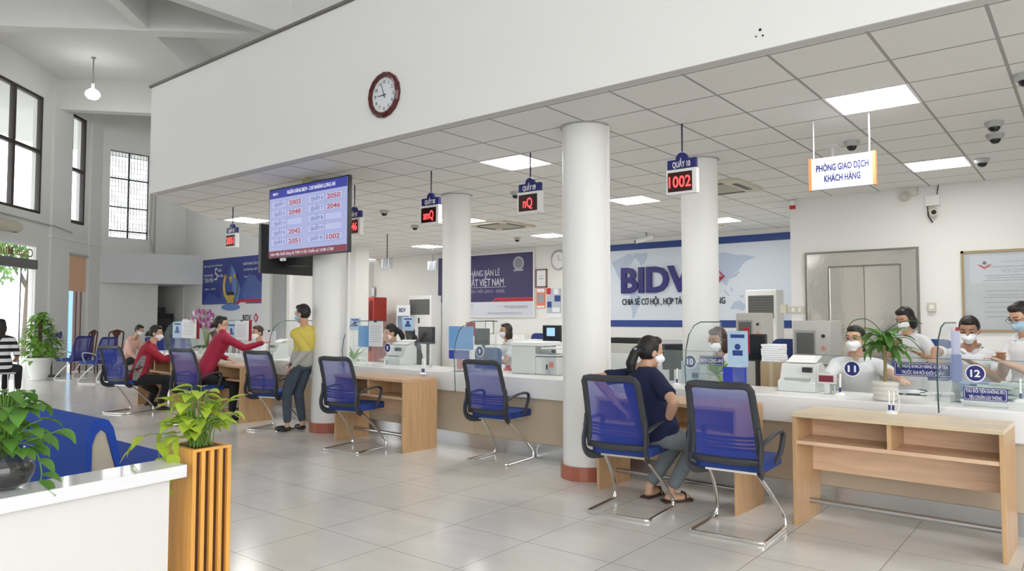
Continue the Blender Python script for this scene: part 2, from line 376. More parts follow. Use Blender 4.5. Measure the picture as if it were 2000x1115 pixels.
# facade with glazing
mb = MB()
T0, T1 = 0, .25
for k in range(2):
    o = -6.1*k
    fbox(mb, o-5.2, o-.8, 3.2, 3.93, T0, T1); fbox(mb, o-5.2, o-.8, 6.8, UZ, T0, T1)
    fbox(mb, o-.8, o+.5, 0, UZ, T0, T1); fbox(mb, o-.42, o+.43, 0, UZ, -.06, 0)
    if k: fbox(mb, o+.43, -5.2, 0, UZ, T0, T1)
fbox(mb, -18.4, -11.3, 0, UZ, T0, T1); fbox(mb, .5, 1.25, 2.95, 3.9, T0, T1); fbox(mb, .5, 1.25, 6.8, UZ, T0, T1); fbox(mb, 1.25, 2.3, 0, UZ, T0, T1); fbox(mb, 1.42, 2.02, 0, UZ, -.06, 0)  # first box is an unseen stretch added to shut out light from behind
struct('wall_facade', mb, M_WALL, smooth=False)
mb = MB()
for s0, s1 in ((-.46, .47), (-6.5, -5.6)): fbox(mb, s0, s1, 3.42, 3.47, -.09, 0)
fbox(mb, 1.38, 2.06, 3.42, 3.47, -.09, 0); fbox(mb, .47, 1.4, 3.42, 3.46, -.03, .02)
struct('trim_5', mb, M_WHITEM)
def upper_window(i, s0, s1, cuts, zt):
    mb = MB(); fw = .05
    for s in (s0, s1, *cuts): fbox(mb, s-fw, s+fw, 3.93, 6.8, .02, .12)
    for z in (3.96, zt, 6.77): fbox(mb, s0, s1, z-.04, z+.04, .02, .12)
    struct(f'window_{i}', mb, mat('dark window frame', (.03, .02, .018), .4))
    mb = MB(); fbox(mb, s0, s1, 3.93, 6.8, .065, .075); struct(f'window_{i}_pane', mb, M_GLASS)
upper_window(2, -5.2, -.82, (-1.9, -3.0, -4.1), 5.45); upper_window(3, .55, 1.22, (), 5.35); upper_window(4, -11.3, -6.95, (-8, -9.1, -10.2), 5.45)
def entrance(i, o):
    mb = MB()
    fbox(mb, o-.95, o-.8, 0, 3.2, .0, .12); fbox(mb, o-5.2, o-5.05, 0, 3.2, .0, .12); fbox(mb, o-5.2, o-.8, 3.12, 3.2, .0, .12)
    struct(f'door_{i}', mb, M_WHITEM)
    mb = MB(); fbox(mb, o-5.05, o-.9, 2.58, 2.80, -.02, .1); struct(f'door_{i}_transom_bar', mb, mat('grey steel bar', (.16, .16, .16), .4))
    mb = MB(); fbox(mb, o-5.05, o-.95, 0, 3.12, .05, .062); struct(f'door_{i}_pane', mb, M_GLASS)
    mb = MB(); fbox(mb, o-1.5, o-1.45, 0, 2.58, .03, .08); fbox(mb, o-3.0, o-2.95, 0, 2.58, .03, .08); struct(f'door_{i}_stile', mb, M_STEEL)
entrance(1, 0); entrance(2, -6.1)
mb = MB(); M = facing(fac(-1.0, .045, 2.96), -FN); M = M @ Matrix.Scale(-1, 4, (1, 0, 0))
mb.text('Chào Mừng Quý Khách', M, w=2.9, h=.20, ext=.002, align='LEFT', bold=.01)
tag(mb.build('window_lettering', mat('brown lettering', (.30, .20, .08), .6)), 'brown script lettering on the glass above the entrance, read from behind', 'lettering')
# low side window: blind + frame
mb = MB(); fbox(mb, .5, .56, 0, 2.95, .03, .12); fbox(mb, 1.19, 1.25, 0, 2.95, .03, .12); fbox(mb, .95, 1.02, 0, 2.95, .03, .10); struct('window_5', mb, mat('brown frame', (.20, .13, .11), .5))
mb = MB(); fbox(mb, .5, 1.25, 0, 2.95, .07, .08); struct('window_5_pane', mb, M_GLASS)
bl = thing('roller_blind', 'peach roller blind half lowered over the narrow window by the pillar', 'blind')
mb = MB(); fbox(mb, .47, 1.30, 2.12, 3.05, -.035, -.025); mb.build('blind_cloth', see_through('peach blind', (.85, .52, .34), .93, .8), bl)
mb = MB(); mb.cyl(fac(.42, -.04, 3.08), fac(1.36, -.04, 3.08), .035); mb.build('roller_tube', M_STEEL, bl)
# pipes along facade
mb = MB(); mb.tube([fac(-5, -.03, 3.80), fac(-.45, -.03, 3.70), fac(-.43, -.11, 3.70), fac(.4, -.11, 3.62)], .02, 6); tag(mb.build('cable_pipe', M_PLASTD), 'thin grey conduit running under the upper windows', 'pipe')
ac = thing('air_conditioner', 'cream air conditioner mounted above the glass entrance', 'air conditioner')
mb = MB(); q = [fac(-1.95, -.16, 3.47), fac(-5, -.16, 3.47)]; mb.tube(q, (.11, .17)[0], 14); fbox(mb, -5, -1.95, 3.36, 3.60, -.16, -.005); mb.build('housing', M_BEIGEP, ac)
mb = MB(); fbox(mb, -1.99, -1.94, 3.35, 3.42, -.14, -.06); mb.build('drain_cap', M_BLACK, ac)

# hall ceiling beams
def beam(name, near, far, zb=6.7, ext=6):
    n0, n1 = [fl(*p, zb) for p in near]; g0, g1 = [fl(*p, zb) for p in far]
    d = (n1-n0).normalized(); n0 -= d*ext; n1 += d*ext; d2 = (g1-g0).normalized()
    wv = (g0-n0); wv -= d*wv.dot(d)
    mb = MB(); P = [n0, n1, n1+wv, n0+wv]
    mb.add([p for p in P]+[Vector((p.x, p.y, UZ)) for p in P], [(0, 1, 2, 3), (4, 7, 6, 5), (0, 4, 5, 1), (1, 5, 6, 2), (2, 6, 7, 3), (3, 7, 4, 0)])
    struct(name, mb, M_CEIL, smooth=False)
beam('trim_6', ((0, 50), (500, 66)), ((0, 62), (480, 78)), ext=8)
beam('trim_7', ((120, 213), (298, 221)), ((120, 219), (298, 227)), ext=3)
beam('trim_8', ((309, 75), (370, 135)), ((287, 74), (360, 137)), zb=6.72, ext=5)
beam('trim_9', ((365, 0), (540, 60)), ((342, 5), (520, 70)), zb=6.68, ext=1.5)

# columns with tiled skirting
def column(i, cx, cy, r=.205, conduit=None, z1=CZ, skirt=True):
    mb = MB(); mb.lathe([(r, 0), (r, z1)], (cx, cy, 0), 40, cap=False); mb.lathe([(r, z1-.012), (r+.022, z1-.008), (r+.022, z1-.001)], (cx, cy, 0), 40, mi=1, cap=False)
    struct(f'column_{i}', mb, [M_COL, M_PLASTD])
    if skirt:
        mb = MB(); mb.lathe([(r+.005, .001), (r+.022, .001), (r+.022, .115), (r, .12)], (cx, cy, 0), 20, cap=False)
        o = struct(f'baseboard_{i}', mb, M_REDSKIRT, smooth=False)
    if conduit:
        mb = MB(); x, y = conduit; mb.bb((x-.02, y-.015, 0), (x+.02, y+.015, z1)); struct(f'trim_column_{i}', mb, M_WHITEM)
column(1, -3.545, 5.44, .205, (at(1187, 600, 5.5).x, 5.50)); column(2, -7.50, 5.62, .205, (at(679, 600, 5.68).x, 5.68)); column(3, -6.93, 7.35, .20); column(4, -3.32, 7.37, .195); column(5, -10.56, 7.35, .205, skirt=False)
mb = MB(); mb.bb((-14.05, 10.9, 0), (-13.55, 11.3, CZ)); struct('column_6', mb, M_COL)

# steel lift door
mb = MB(); Y = 10.7
x0, x1 = -3.177, -1.80; zt = 2.31; i0, i1, iz = -2.89, -1.985, 2.12
mb.bb((x0, Y-.05, 0), (i0, Y, zt)); mb.bb((i1, Y-.05, 0), (x1, Y, zt)); mb.bb((i0, Y-.05, iz), (i1, Y, zt))
mb.bb((i0, Y-.03, 0), (-2.44, Y-.02, iz)); mb.bb((-2.43, Y-.03, 0), (i1, Y-.02, iz))
struct('door_3', mb, M_STEELP)
mb = MB(); mb.bb((x0-.03, Y-.055, 0), (x0, Y, zt+.03)); mb.bb((x1, Y-.055, 0), (x1+.03, Y, zt+.03)); mb.bb((x0, Y-.055, zt), (x1, Y, zt+.03)); mb.bb((i0-.01, Y-.052, 0), (i0+.01, Y-.03, iz)); mb.bb((i1-.012, Y-.052, 0), (i1+.012, Y-.03, iz)); mb.bb((i0, Y-.052, iz-.012), (i1, Y-.03, iz+.012))
struct('trim_10', mb, mat('dark steel trim', (.3, .29, .26), .35, 1))

# ------------------------------------------------------------------ ceiling things
def panel(loc, label):
    t = thing('ceiling_light', label, 'ceiling light', loc, 0, 'square ceiling light panels')
    return t
lt = panel((-1.32, 6.19, CZ), 'square lit ceiling panel above the hanging customer-room sign')
mb = MB()
for a, b in (((-.30, -.30), (.30, -.28)), ((-.30, .28), (.30, .30)), ((-.30, -.28), (-.28, .28)), ((.28, -.28), (.30, .28))): mb.bb((a[0], a[1], -.006), (b[0], b[1], .0))
mb.build('frame', M_WHITEM, lt, smooth=False); mb = MB(); mb.bb((-.28, -.28, -.005), (.28, .28, -.001)); mb.build('diffuser', M_LAMP, lt, smooth=False)
LP = [((-4.95, 6.2), 'square lit ceiling panel behind the counter 9 number sign'),
      ((-1.32, 9.25), 'square lit ceiling panel right of the customer-room sign, near the right wall'),
      ((-5.2, 9.28), 'square lit ceiling panel just right of the nearest column'),
      ((-5.1, 12.15), 'square lit ceiling panel above the world map wall, right of the second column'),
      ((-8.6, 9.3), 'lit ceiling panel half hidden by the column under counter 8 sign'),
      ((-8.8, 12.15), 'lit ceiling panel above the wall clock, left of the nearest column'),
      ((-12.4, 12.15), 'lit ceiling panel left of the column behind counter 8 sign'),
      ((-11.55, 6.9), 'lit ceiling panel left of the queue screen, nearest the blue poster'),
      ((-8.6, 6.2), 'lit ceiling panel hidden behind the queue screen'), ((-12.4, 9.3), 'added unseen lit panel behind the queue screen, rear one'), ((-16.0-.0, 12.15), 'added unseen lit panel at the far left rear, behind the column'), ((2.3, 6.2), 'added unseen lit panel outside the right edge')]  # last three are unseen, added to brighten the back wall and right side
for (x, y), l in LP: dup(lt, (x, y, CZ), label=l)
# air cassettes
def cassette(x, y, label):
    t = thing('ceiling_cassette', label, 'air conditioner', (x, y, CZ), 0, 'ceiling air cassettes')
    mb = MB(); mb.prism(rrect(.95, .95, .05), .03, Tz(-.03)); mb.build('panel', M_BEIGEP, t, bevel=.006)
    mb = MB(); mb.prism(rrect(.5, .5, .02), .006, Tz(-.036)); mb.build('grille', mat('beige grille', (.45, .42, .34), .6), t)
    for k in range(4):
        a = k*math.pi/2; mb = MB(); mb.box((.36*math.cos(a), .36*math.sin(a), -.032), (.07, .5, .008), rz=a); mb.build('slot', M_BLACK, t)
    return t
cassette(-3.85, 9.05, 'beige ceiling air cassette behind the counter 10 sign'); cassette(-8.5, 10.2, 'beige ceiling air cassette left of the nearest column')
# dome cameras
dc = thing('dome_camera', 'dark dome camera beside the hanging customer-room sign', 'camera', (-1.80, 7.52, CZ), 0, 'ceiling dome cameras')
mb = MB(); mb.lathe([(.075, 0), (.075, -.02), (.06, -.045), (.05, -.05)], n=20); mb.build('housing', M_PLASTD, dc)
mb = MB(); mb.lathe([(.048, -.045), (.045, -.065), (.03, -.085), (.008, -.092)], n=16); mb.build('lens_dome', mat('glossy black', (.01, .01, .012), .1), dc)
for x, y, l in ((-.64, 7.55, 'upper of the two dome cameras stacked in view near the right edge'), (-.68, 8.07, 'lower of the two dome cameras stacked in view near the right edge'), (-.90, 9.23, 'dome camera just right of the rear right light panel'),
                (-.33, 6.2, 'dome camera cut by the right edge of the picture'), (-8.81, 7.65, 'dome camera right of the queue screen'), (-9.78, 9.24, 'small dome camera behind the counter 8 sign'),
                (-6.12, 7.66, 'dome camera partly hidden by the counter 9 sign'), (-9.57, 12.03, 'dome camera above the purple poster')):
    dup(dc, (x, y, CZ), label=l)
sb = thing('camera_bracket', 'white ceiling bracket left of the dome camera behind the hanging sign', 'bracket', (-2.0, 7.6, CZ))
mb = MB(); mb.bb((-.07, -.07, -.012), (.07, .07, 0)); mb.cyl((0, 0, -.22), (0, 0, 0), .018); mb.build('stem', M_WHITEM, sb); mb = MB(); mb.lathe([(.04, -.22), (.045, -.26), (.02, -.30)], n=14); mb.build('clamp', M_BEIGEP, sb)
bc = thing('bullet_camera', 'white bullet camera hung from the ceiling before the blue band', 'camera', (-6.95, 12.9, CZ), .5)
mb = MB(); mb.cyl((0, 0, 0), (0, 0, -.10), .02); mb.cyl((.0, 0, -.10), (-.05, -.05, -.14), .018); mb.build('mount', M_PLASTD, bc); mb = MB(); mb.cyl((.12, -.05, -.10), (-.22, -.12, -.20), .045); mb.cyl((-.22, -.12, -.2), (-.23, -.122, -.203), .035, mi=1); mb.build('barrel', [M_WHITEM, M_BLACK], bc)
dt = MB(); dt.lathe([(.06, 0), (.06, -.02), (.035, -.05)], (-5.36, 12.8, CZ), 16); tag(dt.build('smoke_detector', M_BEIGEP), 'small orange-beige smoke detector on the ceiling before the map wall', 'detector')

# pendant lamp in the high hall
p = fl(183, 112, UZ)
pl_ = thing('pendant_lamp', 'bare glowing bulb hanging from the high white ceiling', 'lamp', (p.x, p.y, UZ))
mb = MB(); mb.cyl((0, 0, 0), (0, 0, -.62), .018, n=8); mb.lathe([(.05, 0), (.05, -.03)], n=12); mb.build('rod', M_PLASTD, pl_)
mb = MB(); mb.cyl((0, 0, -.62), (0, 0, -.74), .035); mb.build('socket', M_WHITEM, pl_)
mb = MB(); mb.lathe([(.03, -.74), (.10, -.78), (.15, -.84), (.16, -.90), (.11, -.97), (.02, -1.0)], n=16); mb.build('bulb', glow('bulb', (1, .99, .95), 9), pl_)
# ------------------------------------------------------------------ service counter (its run is turned a little)
CA = math.atan(-.036); CO = Vector((-.4, 5.665, 0))
def cp(X, v, z):
    """point on the counter run: X along it (world X), v behind its front base line"""
    d = Vector((math.cos(CA), math.sin(CA), 0)); n = Vector((-d.y, d.x, 0)); return CO + d*((X-CO.x)/d.x) + n*v + Vector((0, 0, z))
sc = thing('service_counter', 'long white topped bank counter with beige front panels', 'counter', CO, CA)
u0, u1 = -13.2, 4.3
mb = MB(); mb.bb((u0, .03, 0), (u1, .06, .15)); mb.build('kick_plate', M_STEEL, sc, smooth=False)
mb = MB(); mb.bb((u0, .075, 0), (u1, .5, .02)); mb.build('base', M_BLACK, sc, smooth=False)
k = u0
while k < u1-.1:
    mb = MB(); mb.bb((k+.002, .03, .152), (min(k+1.19, u1), .06, .60)); mb.build('front_panel', mat('beige front panel', (.55, .45, .33), .4, var=.04, scale=3), sc, smooth=False); k += 1.192
mb = MB(); mb.bb((u0, .06, .02), (u1, .60, .60)); mb.build('carcass', M_WHITEM, sc, smooth=False)
mb = MB(); mb.bb((u0-.03, -.03, .60), (u1, .62, .805)); mb.build('worktop', M_WHITE, sc, bevel=.008, smooth=False)
td = tag(MB().bb((-13.2, .66, .70), (4.2, 1.10, .74)).bb((-13.2, 1.06, 0), (4.2, 1.09, .70)).build('teller_desk', M_BEIGE, smooth=False), 'long beige tellers desk behind the white counter', 'desk')
td.location = CO; td.rotation_euler = (0, 0, CA)

# ------------------------------------------------------------------ writing desks
def desk(kind, X, vf, w_, label, foot=True):
    p = cp(X, vf, 0); t = thing('writing_desk', label, 'desk', p, CA, 'customer writing desks'); dp = .49; h = .76; th = .025
    WD = M_WOODD if kind != 'A' else wood('lit honey laminate', (.76, .52, .34), 'X', .38)  # desk A gets a brighter laminate copy: its stronger light is in the colour
    mb = MB(); mb.bb((0, 0, h-th-.003), (w_, dp, h)); mb.build('top', M_WOODD if kind != 'A' else wood('honey desk top lit', (.70, .56, .38), 'X', .3), t, bevel=.002)  # top of desk A is lightened too, for the light falling on it
    for x in (0, w_-th): mb = MB(); mb.bb((x, .01, 0), (x+th, dp, h-th-.003)); mb.build('side_panel', M_WOODV, t, bevel=.002)
    zs = .575
    mb = MB(); mb.bb((th, .015, zs-th), (w_-th, dp-.15, zs)); mb.build('shelf', WD, t, bevel=.002)
    mb = MB(); mb.bb((th, dp-.15, .33), (w_-th, dp-.13, h-th-.003)); mb.build('back_panel', WD, t)
    mb = MB(); mb.bb((w_/2-.015, .02, zs), (w_/2+.01, dp-.15, h-th-.003)); mb.build('divider', M_WOODV, t)
    if foot: mb = MB(); mb.cyl((th, .27, .125), (w_-th, .27, .125), .019, n=14); mb.build('foot_rail', M_STEEL, t)
    return t
dA = desk('A', -1.605, -.66, 1.205, 'wooden writing desk with two open shelves nearest the camera')
dB = desk('B', -3.19, -.69, 1.205, 'wooden writing desk at counter 10 behind the woman in navy')
dC = desk('C', -6.80, -.70, 1.205, 'wooden writing desk beside the column under the queue screen')
dD = desk('D', -10.10, -.72, 1.205, 'wooden writing desk in front of the woman reaching across')
dE = desk('E', -12.2, -.72, 1.205, 'wooden writing desk at which the left woman in red leans')

# ------------------------------------------------------------------ visitor chairs
def make_chair(label, fm=None, lm=None, group='blue mesh chairs at the counter', armm=None, cat='chair'):
    fm = fm or M_DGREY; lm = lm or M_CHROME; armm = armm or fm
    t = thing('visitor_chair', label, cat, group=group)
    def prof(z):   # y of backrest at height z
        pts = [(.40, .06), (.50, .015), (.62, .01), (.75, -.025), (.88, -.065), (1.0, -.115)]
        for (a, ya), (b, yb) in zip(pts, pts[1:]):
            if z <= b: k = (z-a)/(b-a); k = max(0, k); return ya+(yb-ya)*(k*k*(3-2*k)*.4+k*.6)
        return pts[-1][1]
    wz = lambda z: .222-.022*max(0, (z-.5))/.5
    # sled base
    r = .0125; R = []
    half = [(.155, .13, .415), (.185, .30, .27), (.222, .455, .10), (.232, .478, .055), (.235, .470, .022), (.235, .43, r), (.235, .05, r), (.232, .015, r), (.21, .0, r)]
    path = smoothpath(half, 4) + smoothpath([(-x, y, z) for x, y, z in reversed(half)], 4)
    MB().tube(path, r, 10).bb((-.17, .10, .405), (.17, .15, .42)).bb((-.17, .34, .405), (.17, .37, .42)).build('sled_base', lm, t)
    # seat
    mb = MB()
    mb.prism(rrect(.46, .455, .07, 5), .062, Matrix.Translation((0, .262, .432))); mb.build('seat', M_SEATF, t, bevel=.022)
    # back frame ring
    mb = MB(); zt = .985; zb = .50
    ring = []
    n = 10
    for i in range(n+1): z = zb+(zt-.03-zb)*i/n; ring.append((wz(z), prof(z), z))
    top = [(wz(zt)-.012, prof(zt)-.002, zt-.008), (wz(zt)-.05, prof(zt)+.006, zt)]
    ring += top; ring += [(0, prof(zt)+.022, zt-.006)]
    ring += [(-x, y, z) for x, y, z in reversed(top)]
    for i in range(n, -1, -1): z = zb+(zt-.03-zb)*i/n; ring.append((-wz(z), prof(z), z))
    ring += [(-.1, prof(zb)-.012, zb-.005), (0, prof(zb)-.016, zb-.006), (.1, prof(zb)-.012, zb-.005)]
    mb.tube(ring, (.016, .024), 8, closed=True, flat=(0, 1, 0)); mb.build('back_frame', fm, t)
    mb = MB(); mb.grid(lambda u, v: ((u-.5)*2*(wz(zb+(zt-zb)*v)-.01), prof(zb+(zt-zb)*v)+.010*(1-(2*u-1)**2)*1.5-.002, zb+(zt-zb)*v), 8, 14); mb.build('back_mesh', M_MESH, t)
    mb = MB()
    for i in range(4): z = .565+.026*i; mb.tube(smoothpath([(-wz(z)+.01, prof(z)+.01, z+.01), (-.1, prof(z)+.035, z-.004), (.1, prof(z)+.035, z-.004), (wz(z)-.01, prof(z)+.01, z+.01)]), (.004, .007) if i in (1, 2) else (.005, .010), 6, flat=(0, 1, 0))
    mb.build('lumbar_bar', fm, t)
    for s in (1, -1):
        mb = MB(); mb.tube(smoothpath([(s*.224, prof(.72), .72), (s*.234, -.012, .62), (s*.238, -.035, .54), (s*.235, -.02, .46), (s*.22, .05, .415), (s*.17, .14, .41)], 5), (.011, .030), 8, flat=(1, 0, 0)); mb.build('side_bracket', fm, t)
        mb = MB(); mb.tube(smoothpath([(s*.236, -.01, .615), (s*.262, .05, .648), (s*.268, .16, .668), (s*.270, .27, .672), (s*.270, .325, .655), (s*.268, .335, .61), (s*.255, .31, .52), (s*.228, .28, .455)], 5), (.018, .012), 8, flat=(1, 0, 0)); mb.build('armrest', armm, t)
    return t
c1 = make_chair('blue mesh chair nearest the camera, empty, right of the woman in navy'); c1.location = (-1.862, 4.47, 0); c1.rotation_euler.z = .05
for x, y, a, l in ((-2.655, 4.46, .10, 'blue mesh chair on which the woman in navy sits'), (-4.61, 5.32, .10, 'empty blue mesh chair at counter 9, left of the nearest column'),
                   (-6.19, 4.80, .20, 'empty blue mesh chair in front of the desk beside the column'), (-8.08, 5.06, .28, 'empty blue mesh chair left of the standing person in yellow'),
                   (-9.42, 4.78, .30, 'blue mesh chair behind the leaning woman in the crimson jacket'), (-11.22, 4.62, .32, 'leftmost blue mesh counter chair, under the seated woman in red')):
    dup(c1, (x, y, 0), a, label=l)
w1 = make_chair('white legged blue waiting chair at the left end of the row', M_NAVY, M_WHITEM, 'white legged waiting chairs', mat('grey arm', (.35, .36, .38), .4))
q = fl(147, 748); w1.location = q; w1.rotation_euler.z = 2.6-1.15
w1.location = (-18.0, 6.65, 0); w1.rotation_euler.z = 1.95
for x, y, a, l in ((-16.6, 6.62, 1.95, 'white legged blue waiting chair right of the leftmost one'), (-15.7, 7.3, .6, 'blue waiting chair behind the seated woman in red'), (-14.6, 7.3, .6, 'blue waiting chair right of the person in peach')):
    dup(w1, (x, y, 0), a, label=l)
# carved wooden chairs along the wall
def wooden_chair(label):
    t = thing('wooden_chair', label, 'chair', group='dark carved wooden chairs along the wall')
    for x in (-.2, .2):
        for y in (.02, .40): mb = MB(); mb.tube([(x, y, 0), (x*.97, y, .43)], [.016, .024], 6); mb.build('leg', M_DARKWD, t)
    mb = MB(); mb.prism(rrect(.46, .44, .04), .04, Matrix.Translation((0, .22, .43))); mb.build('seat', M_DARKWD, t, bevel=.008)
    mb = MB(); mb.tube(smoothpath([(-.19, .03, .46), (-.2, .0, .75), (-.2, -.03, 1.0), (-.17, -.045, 1.05), (-.08, -.05, 1.08), (0, -.05, 1.10), (.08, -.05, 1.08), (.17, -.045, 1.05), (.2, -.03, 1.0), (.2, .0, .75), (.19, .03, .46)], 4), (.016, .02), 8, flat=(0, 1, 0)); mb.build('back_frame', M_DARKWD, t)
    mb = MB(); M = Matrix.Translation((0, .02, 0)) @ Matrix.Rotation(math.radians(90+6), 4, 'X')
    mb.prism([(-.05, .46), (.05, .46), (.06, .62), (.045, .85), (.06, .95), (.12, 1.03), (.08, 1.08), (-.08, 1.08), (-.12, 1.03), (-.06, .95), (-.045, .85), (-.06, .62)], .02, Matrix.Translation((0, .05, 0)) @ Matrix.Rotation(math.radians(90+4), 4, 'X')); mb.build('back_splat', M_DARKWD, t)
    return t
wc = wooden_chair('dark carved wooden chair against the wall, leftmost of its row'); wc.location = (at(180, 650, 7.6).x, 7.6, 0); wc.rotation_euler.z = 2.3
for x, y, a, l in ((at(226, 650, 8.1).x, 8.1, 1.8, 'dark carved wooden chair beside the person in peach'), (-16.5, 9.0, 2.0, 'dark wooden chair behind the person in peach'), (-14.2, 8.2, 2.0, 'dark red wooden chair right of the woman in red')):
    dup(wc, (x, y, 0), a, label=l)
# standing fan
q = Vector((-19.2, 7.0, 0)); q = Vector((-19.6, 6.6, 0)); fn = thing('standing_fan', 'standing fan with round wire cage behind the waiting chairs', 'fan', q, 1.0)
mb = MB(); mb.lathe([(.2, 0), (.2, .02), (.05, .05), (.02, .06)], n=20); mb.cyl((0, 0, .05), (0, 0, .85), .018); mb.build('stand', M_DGREY, fn)
mb = MB()
for rr, yy in ((.24, 0), (.24, .05), (.16, -.05), (.08, -.07)): mb.tube([(rr*math.cos(a*math.pi/12), yy, 1.0+rr*math.sin(a*math.pi/12)) for a in range(24)], .004, 4, closed=True)
for a in range(24): A = a*math.pi/12; mb.tube([(.05*math.cos(A), -.07, 1+.05*math.sin(A)), (.16*math.cos(A), -.05, 1+.16*math.sin(A)), (.24*math.cos(A), 0, 1+.24*math.sin(A))], .002, 3)
mb.build('cage', M_PLASTD, fn)
mb = MB(); mb.cyl((0, -.05, 1), (0, .15, 1), .06); mb.build('motor', M_DGREY, fn)
for k in range(3):
    a = k*2*math.pi/3; mb = MB(); mb.grid(lambda u, v: ((.04+.17*v)*math.cos(a+(u-.5)*.9), (u-.5)*.05, 1+(.04+.17*v)*math.sin(a+(u-.5)*.9)), 4, 4, .003); mb.build('blade', M_NAVY, fn)

# ------------------------------------------------------------------ text / signs helpers
M_TXTW = mat('white lettering', (.88, .88, .88), .5)
def queue_sign(px, py, Y, name, num, label, col=None, w_=.29):
    c = at(px, py, Y); t = thing('queue_sign', label, 'sign', (c.x, Y, CZ), 0, 'hanging counter number displays')
    z = c.z-CZ    # centre of the display
    mb = MB(); mb.cyl((0, 0, 0), (0, 0, z+.27), .008, n=8); mb.build('rod', mat('purple black rod', (.03, .02, .06), .4), t)
    mb = MB(); mb.bb((-w_/2+.01, -.02, z+.118), (w_/2-.01, .02, z+.20)); mb.lathe([(.055, -.018), (.055, .018)], (0, 0, z+.205), 20, Matrix.Rotation(math.pi/2, 3, 'X'))
    pl = mb.build('name_plate', M_NAVY, t)
    mb = MB(); mb.text(name, facing((0, -.021, z+.155), NY), w=.17, h=.05, ext=.002, bold=.02); mb.build('lettering', M_TXTW, pl)
    mb = MB(); mb.bb((-w_/2, -.03, z-.11), (w_/2, .03, z+.112)); mb.build('case', M_WHITEM, t, bevel=.004)
    mb = MB(); mb.bb((-w_/2+.02, -.034, z-.088), (w_/2-.04, -.029, z+.085)); sr = mb.build('screen', mat('led black', (.03, .004, .004), .3), t)
    mb = MB(); al = 'CENTER'; mb.text(num, facing((-.01, -.035, z), NY), w=(.045*len(num)+.03), h=.10, ext=.002, bold=.012); mb.build('digits', glow('led red', (1, .06, .06), 1.6), sr)
queue_sign(1333, 355, 5.88, 'QUẦY 10', '1002', 'red number display above counter 10 reading 1002', w_=.29)
queue_sign(1036, 396, 5.93, 'QUẦY 09', 'nQ', 'red number display above counter 9 with two letters lit', w_=.30)
queue_sign(842, 420, 5.94, 'QUẦY 08', 'amQ', 'red number display above counter 8 with three letters lit', w_=.30)
queue_sign(692, 443, 5.95, 'QUẦY 07', '2046', 'number display partly hidden by the queue screen', w_=.30)
queue_sign(454, 470, 5.95, 'QUẦY 05', '2051', 'red number display at the left, in front of the blue poster wall', w_=.30)
# plain acrylic hangers at the rear counters
for i, (px, py, Y, l) in enumerate(((756, 515, 9.85, 'clear hanging number holder above the air conditioner'), (845, 519, 12.2, 'clear hanging number holder left of the second column'))):
    c = at(px, py, Y); t = thing('hanging_holder', l, 'sign', (c.x, Y, CZ), 0, 'clear hanging holders at the back'); z = c.z-CZ
    mb = MB(); mb.cyl((0, 0, 0), (0, 0, z-.08), .01, n=8); mb.build('rod', M_DGREY, t)
    mb = MB(); mb.bb((-.14, -.02, z-.11), (.14, .02, z+.11)); mb.build('acrylic_case', see_through('grey acrylic', (.45, .5, .56), .55, .2, .6), t)
    mb = MB(); mb.bb((-.135, -.03, z-.09), (-.10, -.021, z+.10)); mb.bb((.06, -.03, z-.09), (.08, -.021, z+.10)); mb.build('reflector_strip', M_WHITE, t)
# customer room sign
t = thing('hanging_sign', 'white hanging sign with orange ends reading PHÒNG GIAO DỊCH KHÁCH HÀNG', 'sign', (-1.645, 6.55, CZ))
mb = MB(); mb.bb((-.25, -.02, -.61), (.24, .02, -.335)); pn = mb.build('panel', mat('sign white', (.60, .62, .70), .4), t)
mb = MB(); mb.text('PHÒNG GIAO DỊCH', facing((0, -.021, -.425), NY), w=.42, h=.055, ext=.001, bold=.025); mb.text('KHÁCH HÀNG', facing((0, -.021, -.52), NY), w=.29, h=.055, ext=.001, bold=.025); mb.build('lettering', M_NAVY, pn)
for x in (-.262, .252): mb = MB(); mb.bb((x-.012, -.028, -.615), (x+.012, .028, -.33)); mb.build('end_strip', mat('orange strip', (.62, .26, .10), .5), t)
for x in (-.235, .215): mb = MB(); mb.cyl((x, 0, 0), (x, 0, -.335), .006, n=8); mb.build('rod', M_WHITEM, t)

# queue screen on the column, second screen behind it
Y = 5.12; a_ = at(526, 372, Y); b_ = at(681, 345, Y); cx = (a_.x+b_.x)/2; sw = b_.x-a_.x; cz = (at(526, 372, Y).z+at(526, 505, Y).z)/2; sh = at(526, 372, Y).z-at(526, 507, Y).z
t = thing('queue_screen', 'large wall screen listing queue numbers, fixed to the column', 'screen', (cx, Y, cz))
mb = MB(); mb.bb((-sw/2, 0, -sh/2), (sw/2, .05, sh/2)); mb.build('bezel', M_BLACK, t, bevel=.004)
mb = MB(); W2, H2 = sw/2-.018, sh/2-.018
E_BG = glow('screen pale blue', (.36, .40, .66), .58); E_HD = glow('screen header', (.03, .04, .30), .58); E_FT = glow('screen footer', (.20, .03, .05), .58); E_W = glow('screen white', (.8, .82, .95), .58); E_R = glow('screen red', (.42, .04, .05), .58); E_B = glow('screen blue text', (.09, .13, .42), .58); E_CELL = glow('screen cell', (.44, .48, .72), .58); E_LN = glow('screen line', (.17, .22, .45), .58)
y0 = -.003
mb.bb((-W2, y0, -H2), (W2, 0, H2), mi=0); mb.bb((-W2, y0-.001, H2-.11), (W2, y0, H2), mi=1); mb.bb((-W2, y0-.001, -H2), (W2, y0, -H2+.075), mi=2)
FM = lambda x, z: facing((x, y0-.001, z), NY)
